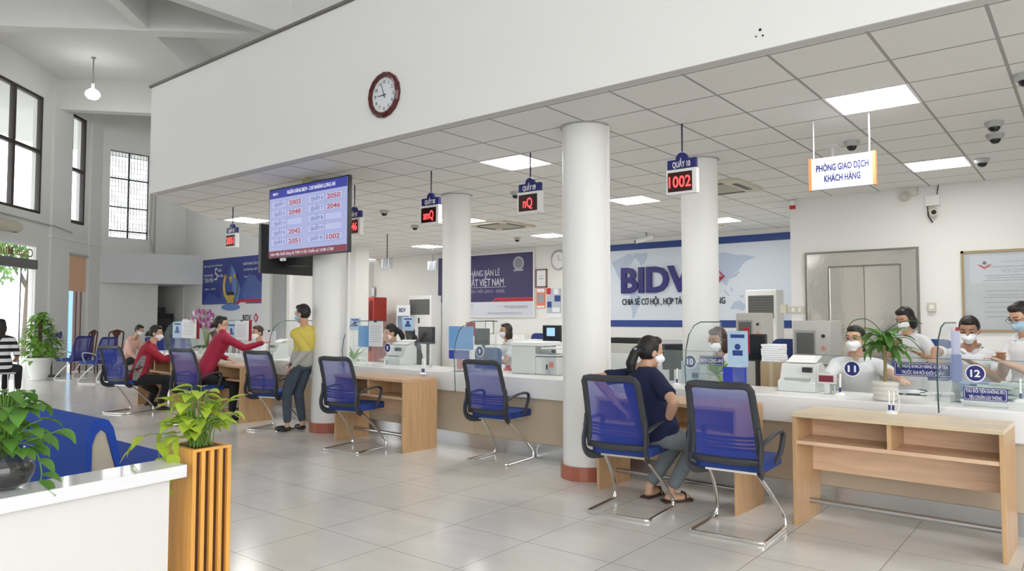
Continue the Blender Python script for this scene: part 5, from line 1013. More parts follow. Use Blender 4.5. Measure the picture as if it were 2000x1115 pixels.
# plant in ribbed pot at counter 11
q = fl(1725, 783, .806); t = thing('ribbed_pot', 'white ribbed round pot on the counter right of disc 11', 'pot', (q.x, q.y+.07, .806)); pr_ = []
for k in range(4): z = .002+.034*k; pr_ += [(.072+.004*k, z), (.080+.004*k, z+.012), (.080+.004*k, z+.024), (.073+.004*k, z+.033)]
MB().lathe(pr_, n=28).build('pot', mat('cream glaze', (.70, .68, .62), .25), t); RP = t.location.copy()
t = thing('potted_plant', 'dark green broad leaved plant in the white ribbed pot before the teller', 'plant', (RP.x, RP.y, .942)); rnd = random.Random(8); mbl = MB(); MB().tube([(0, 0, 0), (.005, 0, .12), (0, 0, .26)], [.014, .012, .010], 8).build('stem', mat('woody stem', (.25, .2, .08), .7), t)
for k in range(44):
    a = rnd.uniform(0, 6.283); el = rnd.uniform(-.3, 1.1); z = rnd.uniform(.18, .34); L_ = rnd.uniform(.13, .21); p_ = Vector((.01*math.cos(a), .01*math.sin(a), z))
    leaf(mbl, p_+Vector((math.cos(a)*.03, math.sin(a)*.03, .02)), (math.cos(a)*math.cos(el), math.sin(a)*math.cos(el), math.sin(el)), L_, rnd.uniform(.04, .06), rnd.uniform(.8, 1.9), nu=6)
mbl.build('leaves', L_MID, t); mbs = MB()
for pts in ([(0, 0, .35), (-.10, -.02, .45), (-.2, -.03, .44), (-.24, -.03, .38)], [(0, 0, .35), (.1, .02, .43), (.2, .0, .44), (.25, 0, .42)], [(0, 0, .3), (.15, 0, .32), (.24, -.02, .24), (.26, -.02, .2)]): mbs.tube(smoothpath(pts), .003, 5)
mbs.build('aerial_stems', L_DARK, t)
# orchid on the left counter
q = at(402, 690, 6.15); t = thing('orchid', 'pink and white orchid in bloom on the left counter', 'flowers', (q.x, 6.15, .806)); rnd = random.Random(2); MB().lathe([(.10, 0), (.14, .10), (.13, .12)], n=20).build('bowl', M_WHITEM, t)
mbl = MB(); mbs = MB(); mbw = MB(); mbf = MB()
for k in range(26): a = rnd.uniform(0, 6.283); leaf(mbl, (0, 0, .12), (math.cos(a), math.sin(a), .7), rnd.uniform(.16, .26), .05, 1.2)
for s_ in range(9):
    a = -.9+s_*.23; end = Vector((-.32+.085*s_, rnd.uniform(-.1, .1), .50+.14*math.sin(s_/8*math.pi))); P = smoothpath([(0, 0, .12), (end.x*.4, 0, .42), (end.x, end.y, end.z+.10), (end.x*1.25, end.y-.05, end.z-.05)], 5); mbs.tube(P, .004, 4)
    for i in range(7):
        c_ = P[-1-int(i*1.6)]+Vector((rnd.uniform(-.03, .03), rnd.uniform(-.05, .0), rnd.uniform(-.03, .03))); tgt = mbw if (s_ < 3 or rnd.random() < .2) else mbf
        for pt in range(5): A = pt*1.2566+.3; leaf(tgt, c_, (math.cos(A), -.35, math.sin(A)), .048, .042, .2, up=(0, -1, 0), nu=3, mi=0 if tgt is mbw else rnd.choice((0, 0, 1)))
mbl.build('leaves', L_DARK, t); mbs.build('stems', M_STEM, t); mbw.build('white_blooms', mat('petal white', (.75, .66, .72), .6), t); mbf.build('pink_blooms', [mat('petal pink', (.52, .17, .40), .6), mat('petal deep', (.36, .05, .27), .6)], t)
# small plants behind the counter
for px, py, Y, s_, l in ((692, 680, 6.5, .22, 'small green plant beside the column under the queue screen'), (1400, 735, 6.2, .2, 'small leafy plant right of the disc numbered 10')):
    q = at(px, py, Y); t = thing('small_plant', l, 'plant', (q.x, Y, .806 if Y < 6.4 else .742)); rnd = random.Random(int(px)); MB().lathe([(.03, 0), (.045, .08), (.04, .085)], n=16).build('pot', M_WHITEM, t); mbl = MB()
    for k in range(26): a = rnd.uniform(0, 6.283); el = rnd.uniform(.2, 1.4); leaf(mbl, (0, 0, .08), (math.cos(a)*math.cos(el), math.sin(a)*math.cos(el), math.sin(el)), rnd.uniform(.6, 1.3)*s_, .035, rnd.uniform(.3, 1.2))
    mbl.build('leaves', L_BR, t)

# ------------------------------------------------------------------ outside the glass
mb = MB(); mb.box((-40, 2, -.12), (120, 120, .1)); g_ = mb.build('street_ground', mat('pale paving', (.34, .34, .33), .8), smooth=False); g_['kind'] = 'structure'
o_ = lambda s, t_, z=0: fac(s, t_, z)
rnd = random.Random(21)
def tree(s, tt, h, r, label, n=1500):
    b = o_(s, tt); t = thing('street_tree', label, 'tree', b, 0, 'trees outside the windows'); mb = MB(); mb.tube([(0, 0, -.1), (.1, 0, h*.35), (0, .1, h*.7)], [.18, .13, .05], 8)
    for k in range(5): a = k*1.3; mb.tube([(.05, 0, h*.35+.1*k), (r*.6*math.cos(a), r*.6*math.sin(a), h*.6+.1*k)], [.07, .02], 6)
    mb.build('trunk', mat('bark', (.16, .13, .10), .9), t); mb = MB()
    for k in range(n):
        v = Vector((rnd.gauss(0, 1), rnd.gauss(0, 1), rnd.gauss(0, 1))).normalized()*r*rnd.uniform(.45, 1); leaf(mb, Vector((0, 0, h*.72))+Vector((v.x, v.y, v.z*.75)), (rnd.uniform(-1, 1), rnd.uniform(-1, 1), rnd.uniform(-1, .3)), rnd.uniform(.2, .4), .16, .6, nu=2)
    mb.build('foliage', leafmat('street leaf', (.20, .36, .11)), t)
def ts(px, tt): q = plane(px, 600, FP+FN*tt, FD); return (q-FP).dot(FD)
tree(ts(52, 8), 8, 6.6, 1.7, 'leafy tree outside the tall left window'); tree(ts(150, 11), 11, 6.0, 1.8, 'leafy tree outside beyond the narrow window'); tree(ts(-60, 15), 15, 5.6, 2.0, 'leafy tree outside at the left of the entrance')
tree(8, 9, 6.8, 2.0, 'leafy tree outside the barred window', 1100)
mb = MB(); c_ = o_(0, 7); R_ = Matrix((FD, -FN, Vector((0, 0, 1)))).transposed(); mb.box(o_(-1, 7, .55), (22, .15, 1.1), M=R_); tag(mb.build('street_wall', M_WHITEM, smooth=False), 'low white wall across the street outside the entrance', 'wall')
t = thing('blue_hoarding', 'light blue panel outside the narrow blind window', 'panel', o_(ts(141, 3.2), 3.2)); mb = MB(); mb.box((0, 0, 1.2), (.5, .05, 2.4), M=R_); mb.build('panel', mat('sky blue panel', (.16, .42, .75), .5), t)
def motorbike(s, tt, rz, col, label):
    t = thing('motorbike', label, 'motorbike', o_(s, tt, -.07), rz, 'motorbikes parked outside the entrance')
    for x in (-.6, .6):
        mb = MB(); mb.tube([(x+.25*math.cos(a*.5236), 0, .28+.25*math.sin(a*.5236)) for a in range(12)], .045, 8, closed=True); mb.build('wheel', M_BLACK, t)
    mb = MB(); mb.tube(smoothpath([(-.75, 0, .62), (-.3, 0, .66), (0, 0, .5), (.3, 0, .5), (.5, 0, .8)]), [(.12)]*25, 8); mb.build('body', mat('bike '+col, {'red': (.5, .03, .03), 'silver': (.5, .5, .52), 'pink': (.6, .2, .25)}[col], .3), t)
    mb = MB(); mb.ell((-.35, 0, .78), (.38, .13, .07)); mb.build('seat', M_BLACK, t); mb = MB(); mb.tube([(.6, 0, .28), (.45, 0, .95)], .03, 6); mb.tube([(.42, -.3, 1.0), (.45, 0, .98), (.42, .3, 1.0)], .018, 6); mb.build('handlebar', M_DGREY, t)
motorbike(-1.3, 1.6, .6, 'red', 'red motorbike outside behind the large pot'); motorbike(-2.3, 2.6, .7, 'silver', 'silver motorbike outside the entrance glass'); motorbike(-.4, 2.4, .5, 'pink', 'pale red motorbike outside near the pillar')
# ------------------------------------------------------------------ people
def organic(mb, voxel, name, m, parent, it=3, fac=.5):
    me = D.meshes.new('tmp'); me.from_pydata([tuple(v) for v in mb.v], [], mb.f)
    b = bmesh.new(); b.from_mesh(me); bmesh.ops.remove_doubles(b, verts=b.verts, dist=1e-5); bmesh.ops.recalc_face_normals(b, faces=b.faces); b.to_mesh(me); b.free()
    o = D.objects.new('tmp', me); COL.objects.link(o)
    r = o.modifiers.new('r', 'REMESH'); r.mode = 'VOXEL'; r.voxel_size = voxel; r.adaptivity = 0
    s = o.modifiers.new('s', 'SMOOTH'); s.factor = fac; s.iterations = it
    bpy.context.view_layer.update(); me2 = D.meshes.new_from_object(o.evaluated_get(bpy.context.evaluated_depsgraph_get()))
    D.objects.remove(o); D.meshes.remove(me)
    me2.name = name; me2.materials.clear(); me2.materials.append(m); me2.shade_smooth()
    q = D.objects.new(name, me2); COL.objects.link(q); q.parent = parent; return q
def cap(mb, a, b, ra, rb, n=12):
    a = Vector(a); b = Vector(b); d = (b-a); L = d.length
    if L < 1e-5: return mb.ell(a, (ra,)*3, n=n)
    d /= L; pts = []; rs = []
    for k in (80, 55, 30): t = math.radians(k); pts.append(a-d*ra*math.sin(t)); rs.append(ra*math.cos(t))
    pts += [a, b]; rs += [ra, rb]
    for k in (30, 55, 80): t = math.radians(k); pts.append(b+d*rb*math.sin(t)); rs.append(rb*math.cos(t))
    return mb.tube(pts, rs, n)
def ik(a, t, l1, l2, pole):
    a = Vector(a); t = Vector(t); d = t-a; L = d.length; mx = (l1+l2)*.995
    if L > mx: t = a+d*(mx/L); d = t-a; L = mx
    if L < abs(l1-l2)+.02: L = abs(l1-l2)+.02
    dn = d.normalized(); x = (l1*l1-l2*l2+L*L)/(2*L); h = math.sqrt(max(0, l1*l1-x*x)); p = Vector(pole); p = (p-dn*p.dot(dn)); p = p.normalized() if p.length > 1e-4 else dn.orthogonal()
    return a+dn*x+p*h, t
def yv(deg): return Vector((math.cos(math.radians(deg)), math.sin(math.radians(deg)), 0))
def hand(mb, wrist, d, palm_n, s, curl=.5, side=1):
    """palm with four fingers and a thumb; d = direction of hand, palm_n = palm normal"""
    d = Vector(d).normalized(); n_ = Vector(palm_n); n_ = (n_-d*n_.dot(d)); n_ = n_.normalized() if n_.length > 1e-3 else d.orthogonal().normalized(); x = d.cross(n_).normalized()
    M = Matrix((x, d, n_)).transposed()
    mb.ell(Vector(wrist)+d*.045*s, (.040*s, .052*s, .016*s), M, 12)
    for i, (o, L) in enumerate(((-.030, .062), (-.010, .072), (.011, .068), (.030, .052))):
        p = Vector(wrist)+d*.082*s+x*o*s*1.05; dd = d+x*o*4; dd.normalize(); r = .0085*s
        for k in range(3):
            ang = curl*(.45+.3*k); dd2 = (dd*math.cos(ang*k if k else ang*.4)+n_*math.sin(ang*k if k else ang*.4)).normalized(); q = p+dd2*L*s*(.42, .33, .25)[k]; cap(mb, p, q, r, r*.92, 8); p = q; r *= .94
    p = Vector(wrist)+d*.02*s+x*side*.030*s; q = p+(d*.7+x*side*.75+n_*.25).normalized()*.038*s; cap(mb, p, q, .011*s, .0095*s, 8); cap(mb, q, q+(d+x*side*.25+n_*.3).normalized()*.03*s, .0095*s, .0085*s, 8)
def person(label, pel, neck, head, yaw, hyaw, hpitch=0, hl=None, hr=None, el=None, er=None, fl_=None, fr=None, s=1.0, vox=.012, top=None, sleeve=.55, bottom=None, hair='cap', hairm=None, skin=None, mask=None, glasses=False, shoes='shoe', wide=1.0, syaw=None, collar=True, extra=None, vest=None, kpole=None, tuck=.0, hood=False, trim=None):
    pel = Vector(pel); neck = Vector(neck); head = Vector(head); f = yv(yaw); lat = Vector((f.y, -f.x, 0)); fs = yv(syaw if syaw is not None else yaw); ls = Vector((fs.y, -fs.x, 0))  # lat = person's right
    t = thing('person', label, 'person', (pel.x, pel.y, 0)); O = Vector((pel.x, pel.y, 0)); skin = skin or M_SKIN; hairm = hairm or M_HAIR
    pel = pel-O; neck = neck-O; head = head-O; J = lambda p: (Vector(p)-O) if p is not None else None
    hl, hr, el, er, fl_, fr = map(J, (hl, hr, el, er, fl_, fr))
    up = (neck-pel).normalized()
    fwd_t = (fs-up*fs.dot(up)).normalized()
    shR = neck+ls*.165*s*wide-up*.045*s; shL = neck-ls*.165*s*wide-up*.045*s
    def rings(g):
        out = []; rr = [(-.12, .11, .085), (-.04, .160, .115), (.06, .158, .115), (.20, .130, .100), (.34, .146, .112), (.43, .158, .110), (.485, .125, .085), (.52, .07, .06)]
        L = (neck-pel).length; bulge = -.035*s
        P = []; R = []
        for (h, a, b) in rr:
            u = h/.50; p = pel+(neck-pel)*u-fwd_t*(-bulge)*math.sin(max(0, min(1, u))*math.pi)*.6; P.append(p); R.append(((a*s*wide+g), (b*s+g)))
        return P, R
    # ---- body
    B = MB(); P, R = rings(-.006); lm = (lat+ls).normalized(); B.tube(P, R, 16, flat=lm)
    cap(B, neck-up*.03*s, head-Vector((0, 0, .06*s))-yv(hyaw)*.02*s, .056*s, .050*s)
    for sh in (shR, shL): B.ell(sh-up*.01*s, (.058*s,)*3, n=12); cap(B, neck+up*.025*s, sh+up*.012*s, .050*s, .044*s)
    la, lf = .285*s, .25*s; arms = []
    for sh, h, e, sd in ((shR, hr, er, 1), (shL, hl, el, -1)):
        if h is None: h = sh+fwd_t*.25*s-Vector((0, 0, .35*s))-ls*sd*.05
        if e is not None:
            d = (e-sh); e_ = sh+d.normalized()*la; d2 = h-e_; w_ = e_+d2.normalized()*min(lf, max(.12, d2.length)) if d2.length > 0 else h
            if d2.length > lf*.7: w_ = e_+d2.normalized()*lf
        else: e_, w_ = ik(sh, h, la, lf, -fwd_t*.5+ls*sd*.7-Vector((0, 0, .8)))
        arms.append((sh, e_, w_, sd)); cap(B, sh, e_, .047*s, .037*s); cap(B, e_, e_+(w_-e_)*.3, .038*s, .038*s); cap(B, e_+(w_-e_)*.3, w_, .038*s, .024*s)
        hd = (w_-e_).normalized(); hand(B, w_, (hd+fwd_t*.2).normalized(), Vector((0, 0, -1)) if abs(hd.z) < .8 else -ls*sd, s, .5, -sd)
    lt, lc = .42*s, .41*s; legs = []
    for sd, ft in ((1, fr), (-1, fl_)):
        hip = pel+lat*sd*.085*s-Vector((0, 0, .04*s))
        if ft is None: ft = Vector((hip.x, hip.y, 0))+f*(.38*s if pel.z < .7 else .0)+lat*sd*.03+Vector((0, 0, .085))
        kn, an = ik(hip, ft, lt, lc, (kpole if kpole is not None else f)+Vector((0, 0, .35))); legs.append((hip, kn, an, sd)); cap(B, hip, kn, .070*s, .046*s); cap(B, kn, kn+(an-kn)*.35-f*.008, .046*s, .045*s); cap(B, kn+(an-kn)*.35-f*.008, an, .045*s, .032*s)
        ff = f*.94+lat*sd*.25; ff.normalize(); zf = an.z; M = Matrix((Vector((ff.y, -ff.x, 0)), ff, Vector((0, 0, 1)))).transposed()
        B.ell(an+ff*.055*s-Vector((0, 0, zf-.034*s if zf < .2 else .05*s)), (.042*s, .115*s, .030*s), M, 12); cap(B, an, an-Vector((0, 0, .04*s)), .034*s, .034*s)
    # head
    hy = yv(hyaw); hd = (hy*math.cos(hpitch)+Vector((0, 0, math.sin(hpitch)))).normalized(); hx = hd.cross(Vector((0, 0, 1))).normalized(); hz = hx.cross(hd).normalized(); HM = Matrix((hx, hd, hz)).transposed()
    H = lambda x, y, z: head+HM @ Vector((x*s, y*s, z*s))
    def E(mb, x, y, z, a, b, c, n=16): mb.ell(H(x, y, z), (a*s, b*s, c*s), HM, n)
    E(B, 0, -.008, .022, .074, .092, .094, 20); E(B, 0, .022, -.045, .058, .066, .066); E(B, 0, .055, -.088, .028, .026, .022); E(B, 0, .086, -.012, .013, .020, .026, 10); E(B, 0, .076, -.058, .024, .012, .010, 10)
    for x in (-.075, .075): E(B, x, -.005, -.008, .010, .020, .032, 10)
    for x in (-.03, .03): E(B, x, .068, .018, .024, .018, .012, 10)
    organic(B, vox, 'body', skin, t, 2)
    e_ = MB()
    for x in (-.030, .030): E(e_, x, .0865, .012, .014, .006, .006, 10)
    if mask is None: pass
    ey = e_.build('eyes', M_BLACK, t)
    br = MB()
    for x in (-1, 1): br.tube([H(x*.014, .090, .034), H(x*.032, .087, .040), H(x*.05, .074, .036)], .0035*s, 6)
    br.build('eyebrows', hairm, t)
    # ---- hair
    Hm = MB(); E(Hm, 0, -.022, .028, .083, .090, .103, 20); E(Hm, 0, .030, .092, .058, .046, .034)
    if hair in ('bob', 'long'):
        for x in (-1, 1): E(Hm, x*.060, -.008, -.045, .028, .050, .085)
        E(Hm, 0, -.055, -.055, .075, .052, .095)
        if hair == 'long': cap(Hm, H(0, -.07, -.08), H(0, -.085, -.27)-Vector((0, 0, .02)), .06*s, .035*s); cap(Hm, H(.05, -.05, -.08), H(.05, -.06, -.22), .035*s, .02*s)
    if hair == 'pony':
        E(Hm, 0, -.115, .0, .04, .035, .038); cap(Hm, H(0, -.13, -.02), H(.01, -.155, -.10), .036*s, .040*s); cap(Hm, H(.01, -.155, -.10), H(0, -.14, -.19), .040*s, .018*s); cap(Hm, H(.02, -.15, -.08), H(.035, -.145, -.16), .02*s, .01*s)
    if hair == 'bun': E(Hm, 0, -.115, -.02, .042, .036, .040); cap(Hm, H(0, -.1, 0), H(.02, -.14, -.05), .03*s, .015*s)
    organic(Hm, .008, 'hair', hairm, t, 2)
    if hair == 'pony': c_ = MB(); c_.box(H(0, -.135, .012), (.06*s, .02*s, .018*s), M=HM); c_.build('hair_clip', mat('clip lilac', (.30, .28, .40), .3), t)
    if mask:
        mk = MB(); E(mk, 0, .040, -.040, .061, .070, .050, 24); E(mk, 0, .082, -.040, .030, .038, .030, 16); E(mk, 0, .05, -.080, .036, .040, .026)
        organic(mk, .006, 'face_mask', mask, t, 2); lp = MB()
        for x in (-1, 1):
            lp.tube([H(x*.054, .065, -.02), H(x*.074, .02, -.002), H(x*.082, -.012, .0)], .0018*s, 4); lp.tube([H(x*.052, .055, -.065), H(x*.072, .01, -.04), H(x*.082, -.012, -.02)], .0018*s, 4)
        lp.build('mask_loops', mask, t)
    if glasses:
        g = MB()
        for x in (-.031, .031): g.tube([H(x+.024*math.cos(a*math.pi/8), .101, .010+.019*math.sin(a*math.pi/8)) for a in range(16)], .0016*s, 5, closed=True)
        g.tube([H(-.008, .103, .014), H(.008, .103, .014)], .0015*s, 5)
        for x in (-1, 1): g.tube([H(x*.054, .098, .014), H(x*.074, .05, .014), H(x*.080, -.01, .010)], .0015*s, 5)
        g.build('glasses', M_DGREY, t)
    # ---- shirt
    if top is not None:
        S = MB(); P, R = rings(.014); P2 = P[:7]; R2 = R[:7]; S.tube(P2, R2, 20, flat=lm); S.tube([P[6], P[6]+(P[7]-P[6])*.75], [R[6], (.062*s, .058*s)], 16, flat=lm)
        for sh, e2, w2, sd in arms:
            S.ell(sh-up*.008*s, (.066*s,)*3, n=14); cap(S, neck+up*.008*s+(sh-neck)*.12, sh+up*.012*s, .058*s, .054*s)
            if sleeve <= 1: cap(S, sh, sh+(e2-sh)*sleeve, .062*s, .056*s); S.tube([sh+(e2-sh)*(sleeve-.1), sh+(e2-sh)*(sleeve+.10)], .060*s, 14)
            else: cap(S, sh, e2, .062*s, .051*s); cap(S, e2, e2+(w2-e2)*(sleeve-1), .051*s, .036*s)
        if hood: cc = neck-fwd_t*.055*s+up*.015*s; S.ell(cc, (.10*s, .055*s, .055*s), Matrix((ls, fwd_t, up)).transposed(), 14)
        so = organic(S, max(vox, .010), 'shirt', top, t, 3)
        if collar:
            cb = MB(); c0 = P[7]
            pts = [c0+ls*.080*s*math.cos(a)+fwd_t*(.074*s*math.sin(a)+.006)+up*(.028-.052*max(0, math.sin(a)))*s for a in [math.radians(90+18+i*(324/16)) for i in range(17)]]
            cb.tube(pts, (.005*s, .024*s), 8); cb.build('collar', top, so)
        if trim: trim(so, P, R, ls, fwd_t, up)
    if vest:
        S = MB(); P, R = rings(.022); S.tube(P[1:7], R[1:7], 18, flat=lm); organic(S, .014, 'vest', vest, t, 3)
    # ---- trousers
    if bottom is not None:
        T = MB(); P, R = rings(.010); T.tube([pel-up*.12*s, pel-up*.04*s, pel+up*.06*s, pel+up*.10*s], [(.11*s+.01, .09*s+.01), (.163*s*wide, .118*s), (.160*s*wide, .115*s), (.150*s*wide, .108*s)], 18, flat=lat)
        for hip, kn, an, sd in legs: cap(T, hip, kn, .092*s, .068*s); cap(T, kn, an+(kn-an)*.16, .068*s, .050*s)
        organic(T, max(vox, .012), 'trousers', bottom, t, 3)
    for hip, kn, an, sd in legs:
        ff = f*.94+lat*sd*.25; ff.normalize(); M = Matrix((Vector((ff.y, -ff.x, 0)), ff, Vector((0, 0, 1)))).transposed(); q = Vector((an.x, an.y, max(0, an.z-.085*s)))+ff*.055*s
        if shoes == 'shoe': sm = MB(); sm.ell(q+Vector((0, 0, .038)), (.048*s, .128*s, .038*s), M, 14); organic(sm, .008, 'shoe', M_SHOE, t, 1)
        else: sm = MB(); sm.prism([(x*s, y*s) for x, y in ((-.04, -.12), (.04, -.12), (.042, 0), (.048, .09), (.02, .13), (-.02, .13), (-.048, .09), (-.042, 0))], .016, Matrix.Translation(q) @ M.to_4x4()); sm.tube([q+M @ Vector((-.048, .05, .01)), q+M @ Vector((-.03, .055, .062)), q+M @ Vector((.03, .055, .062)), q+M @ Vector((.048, .05, .01))], (.004, .014), 8); sm.build('sandal', mat('dark sandal', (.05, .025, .02), .4), t)
    return t
SH_W = mat('white polo', (.74, .75, .77), .85, bump=.3, scale=40); SH_N = mat('navy cotton', (.006, .010, .045), .9, bump=.3, scale=40); SH_R = mat('red jacket', (.36, .012, .035), .75, bump=.3, scale=40); SH_C = mat('crimson jacket', (.34, .008, .040), .75, bump=.3, scale=40)
SH_P = mat('peach jacket', (.74, .44, .36), .9); PT_K = mat('black trousers', (.010, .010, .012), .85); PT_G = mat('grey jeans', (.15, .17, .18), .9, var=.25, scale=12, bump=.4); PT_J = mat('blue grey jeans', (.055, .075, .10), .9, var=.25, scale=14)
def hoodie_mat():
    m = mat('grey yellow hoodie', (.40, .40, .36), .9); nt = m.node_tree; b = nt.nodes['Principled BSDF']
    g = nt.nodes.new('ShaderNodeTexCoord'); sp = nt.nodes.new('ShaderNodeSeparateXYZ'); nt.links.new(g.outputs['Object'], sp.inputs[0])
    cr = nt.nodes.new('ShaderNodeValToRGB'); cr.color_ramp.interpolation = 'CONSTANT'; e = cr.color_ramp.elements; e[0].color = (.42, .42, .38, 1); e[1].position = .0; e[1].color = (.42, .42, .38, 1)
    mp = nt.nodes.new('ShaderNodeMapRange'); mp.inputs[1].default_value = .95; mp.inputs[2].default_value = 1.45; nt.links.new(sp.outputs['Z'], mp.inputs[0]); nt.links.new(mp.outputs[0], cr.inputs[0])
    a = cr.color_ramp.elements.new(.12); a.color = (.62, .50, .10, 1); c = cr.color_ramp.elements.new(.75); c.color = (.42, .42, .38, 1)
    gt = nt.nodes.new('ShaderNodeMath'); gt.operation = 'GREATER_THAN'; gt.inputs[1].default_value = -.13; nt.links.new(sp.outputs['X'], gt.inputs[0]); mx = nt.nodes.new('ShaderNodeMix'); mx.data_type = 'RGBA'; mx.inputs['A'].default_value = (.42, .42, .38, 1)
    nt.links.new(gt.outputs[0], mx.inputs['Factor']); nt.links.new(cr.outputs[0], mx.inputs['B']); nt.links.new(mx.outputs['Result'], b.inputs['Base Color']); return m
def stripes(name, a_, b_, sc, axis='Z'):
    m = mat(name, a_, .9); nt = m.node_tree; b = nt.nodes['Principled BSDF']; tc = nt.nodes.new('ShaderNodeTexCoord'); w_ = nt.nodes.new('ShaderNodeTexWave'); w_.bands_direction = axis; w_.inputs['Scale'].default_value = sc; nt.links.new(tc.outputs['Object'], w_.inputs[0])
    cr = nt.nodes.new('ShaderNodeValToRGB'); cr.color_ramp.interpolation = 'CONSTANT'; cr.color_ramp.elements[0].color = (*a_, 1); cr.color_ramp.elements[1].position = .5; cr.color_ramp.elements[1].color = (*b_, 1); nt.links.new(w_.outputs['Fac'], cr.inputs[0]); nt.links.new(cr.outputs[0], b.inputs['Base Color']); return m
def red_jacket_trim(so, P, R, ls, fw, up):
    mb = MB()
    for i in range(5): pass
    c = [P[i]+ls*(R[i][0]+.003) for i in (1, 2, 3, 4)]; mb.tube(c, [(.03, .006), (.05, .008), (.055, .008), (.03, .006)], 10, flat=fw); mb.build('striped_side_panel', stripes('striped panel', (.03, .03, .03), (.45, .45, .45), 16), so)
V = Vector
# woman in navy at counter 10
person('person in navy t-shirt and grey jeans seated at counter 10, hands on hips', (-2.50, 4.80, .595), at(1252, 726, 4.86), at(1271, 688, 4.93), 70, 52, -.12, hl=(-2.70, 4.72, .66), hr=at(1303, 826, 4.76), el=at(1172, 738, 4.72), er=at(1314, 782, 4.64), fl_=(-2.76, 5.13, .085), fr=(-2.56, 5.10, .085), s=1.0, vox=.0075, top=SH_N, sleeve=.62, bottom=PT_G, hair='pony', mask=M_MASK, shoes='sandal', syaw=62, wide=1.08, collar=False)
# standing person in yellow and grey
person('person standing by the column in a yellow and grey hoodie and jeans', (at(590, 720, 5.34).x, 5.34, .89), at(596, 644, 5.34), at(591, 613, 5.30), 190, 203, -.15, hl=at(571, 717, 5.12), hr=at(573, 708, 5.30), el=at(604, 692, 5.22), fl_=(-7.80, 5.24, .085), fr=(-7.77, 5.44, .085), s=.97, vox=.009, top=hoodie_mat(), sleeve=1.92, bottom=PT_J, hair='cap', mask=M_MASKB, collar=False, hood=True)
# leaning woman, crimson jacket
person('person in a crimson jacket leaning over the desk and reaching right', at(396, 734, 5.10), at(441, 655, 5.42), at(432, 634, 5.50), 60, 45, -.1, hl=at(444, 700, 5.50), hr=at(520, 667, 5.75), er=at(482, 682, 5.55), fl_=None, fr=None, s=1.0, vox=.009, top=SH_C, sleeve=1.95, bottom=PT_K, hair='bun', mask=None, collar=False, hood=True, syaw=70)
# left woman, red jacket
person('leftmost person in a red jacket seated with elbows on the desk', at(270, 736, 4.92), at(297, 675, 5.12), at(305, 651, 5.18), 55, 45, -.15, hl=at(335, 695, 5.45), hr=at(340, 697, 5.3), er=at(318, 700, 5.2), fl_=at(291, 790, 5.35), fr=at(312, 792, 5.15), s=1.0, vox=.010, top=SH_R, sleeve=1.95, bottom=PT_K, hair='bun', mask=M_MASK, collar=False, hood=True, trim=red_jacket_trim)
# peach jacket, waiting
person('person in a peach jacket seated in the waiting row behind', at(250, 703, 7.45), at(262, 662, 7.5), at(272, 645, 7.5), 30, 30, -.35, s=1.0, vox=.014, top=SH_P, sleeve=1.95, bottom=PT_K, hair='cap', mask=M_MASK, collar=False, hood=True)
# person on stool at the left edge
q = fl(2, 727, .45)
person('person in a black and white striped shirt at the left edge', (q.x, q.y, .56), (q.x, q.y, 1.06), (q.x+.0, q.y-.02, 1.27), 140, 150, 0, s=1.0, vox=.014, top=stripes('bold stripes', (.012, .012, .014), (.70, .70, .70), 2.6), sleeve=.9, bottom=PT_K, hair='long', collar=False)
t = thing('stool', 'grey metal stool under the person at the left edge', 'stool', (q.x, q.y, 0)); MB().bb((-.18, -.18, .42), (.18, .18, .45)).build('seat', M_PLASTD, t, bevel=.01)
for x in (-.15, .15):
    for y in (-.15, .15): MB().cyl((x*1.1, y*1.1, 0), (x, y, .42), .011).build('leg', M_STEEL, t)
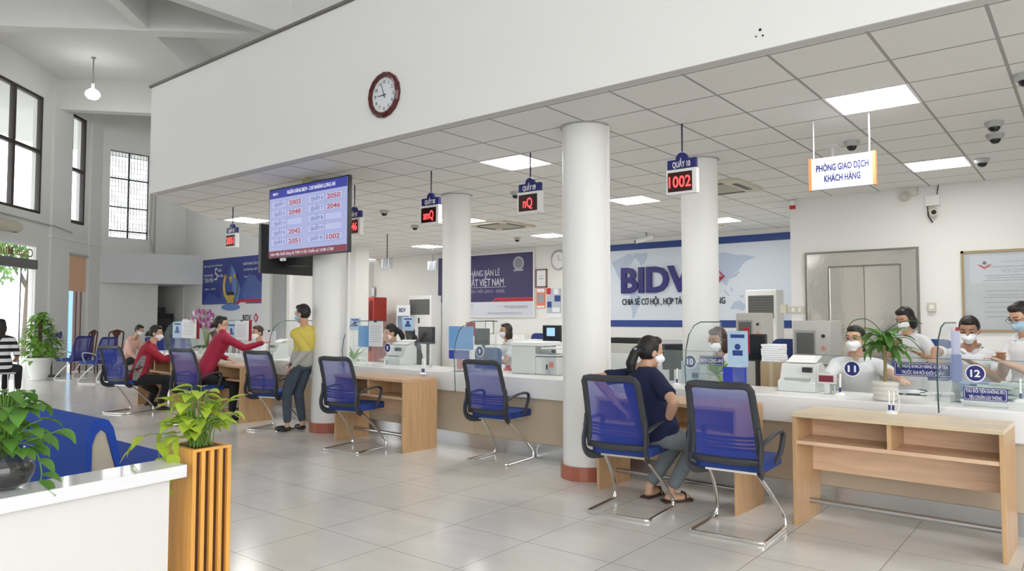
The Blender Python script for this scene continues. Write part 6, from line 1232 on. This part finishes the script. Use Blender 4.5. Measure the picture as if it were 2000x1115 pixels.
# tellers
def teller(label, px, py, Y, yaw, hyaw=None, hp=-.1, top=None, stand=False, **k):
    h = at(px, py, Y); hy = yaw if hyaw is None else hyaw; f = yv(yaw); n_ = h-V((0, 0, .190))-yv(hy)*.03-f*.02; pl_ = n_-V((0, 0, .495))-f*.07; zf = .745
    if stand: pl_ = n_-V((0, 0, .50))
    l = V((f.y, -f.x, 0)); k.setdefault('hr', n_+f*.36+l*.12+V((0, 0, zf+.03-n_.z))); k.setdefault('hl', n_+f*.36-l*.12+V((0, 0, zf+.03-n_.z)))
    k.setdefault('fr', V((pl_.x, pl_.y, .085))+(f*.32 if not stand else f*.02)+l*.09); k.setdefault('fl_', V((pl_.x, pl_.y, .085))+(f*.32 if not stand else -f*.02)-l*.09)
    k.setdefault('vox', .011); k.setdefault('bottom', PT_K); k.setdefault('mask', M_MASK)
    return person(label, pl_, n_, h, yaw, hy, hp, top=top or SH_W, **k)
teller('masked teller in white with glasses behind disc 11', 1670, 663, 6.95, 275, 262, -.02, hair='pony', hairm=M_HAIR, glasses=True, vox=.009, skin=M_SKIN, wide=1.08, hr=at(1626, 742, 6.55), hl=at(1775, 750, 6.45))
teller('person in white standing before the steel door, looking down', 1768, 622, 8.3, 250, 240, -.5, stand=True, hair='bob', hr=at(1752, 672, 8.0), hl=at(1795, 690, 8.0), s=.97)
teller('masked man in a white polo counting at the desk behind disc 12', 1893, 645, 7.42, 265, 268, -.35, skin=M_SKIND, wide=1.15, hr=at(1824, 700, 7.1), hl=at(1905, 712, 7.1), er=at(1830, 685, 7.25), vox=.009)
teller('person in white at the right edge bending over with gloved hands', 1995, 619, 7.2, 225, 230, -.45, stand=True, hair='cap', mask=M_MASKB, glasses=True, hr=at(1958, 700, 7.0), hl=at(1962, 708, 6.9))
teller('brown haired teller in white behind the tall light blue brochures', 1402, 664, 6.75, 250, 250, -.3, hair='bob', hairm=M_HAIRB, skin=M_SKIND)
teller('masked teller in white at the rear desk left of the nearest column', 988, 647, 8.7, 240, 245, -.05, hair='bob', hairm=mat('soft brown hair', (.03, .016, .012), .4), vox=.012)
teller('teller in white behind the disc numbered 8, hand raised to the face', 763, 650, 6.72, 240, 250, -.3, hair='pony', hr=at(757, 664, 6.55), skin=M_SKIN)
teller('long haired person in white and a black vest behind the disc 8 teller', 797, 652, 7.45, 220, 225, -.2, hair='long', vest=PT_K)
teller('masked teller in white to whom the leaning woman reaches', 503, 650, 6.72, 260, 270, -.1, hair='bun', hairm=M_HAIRB)
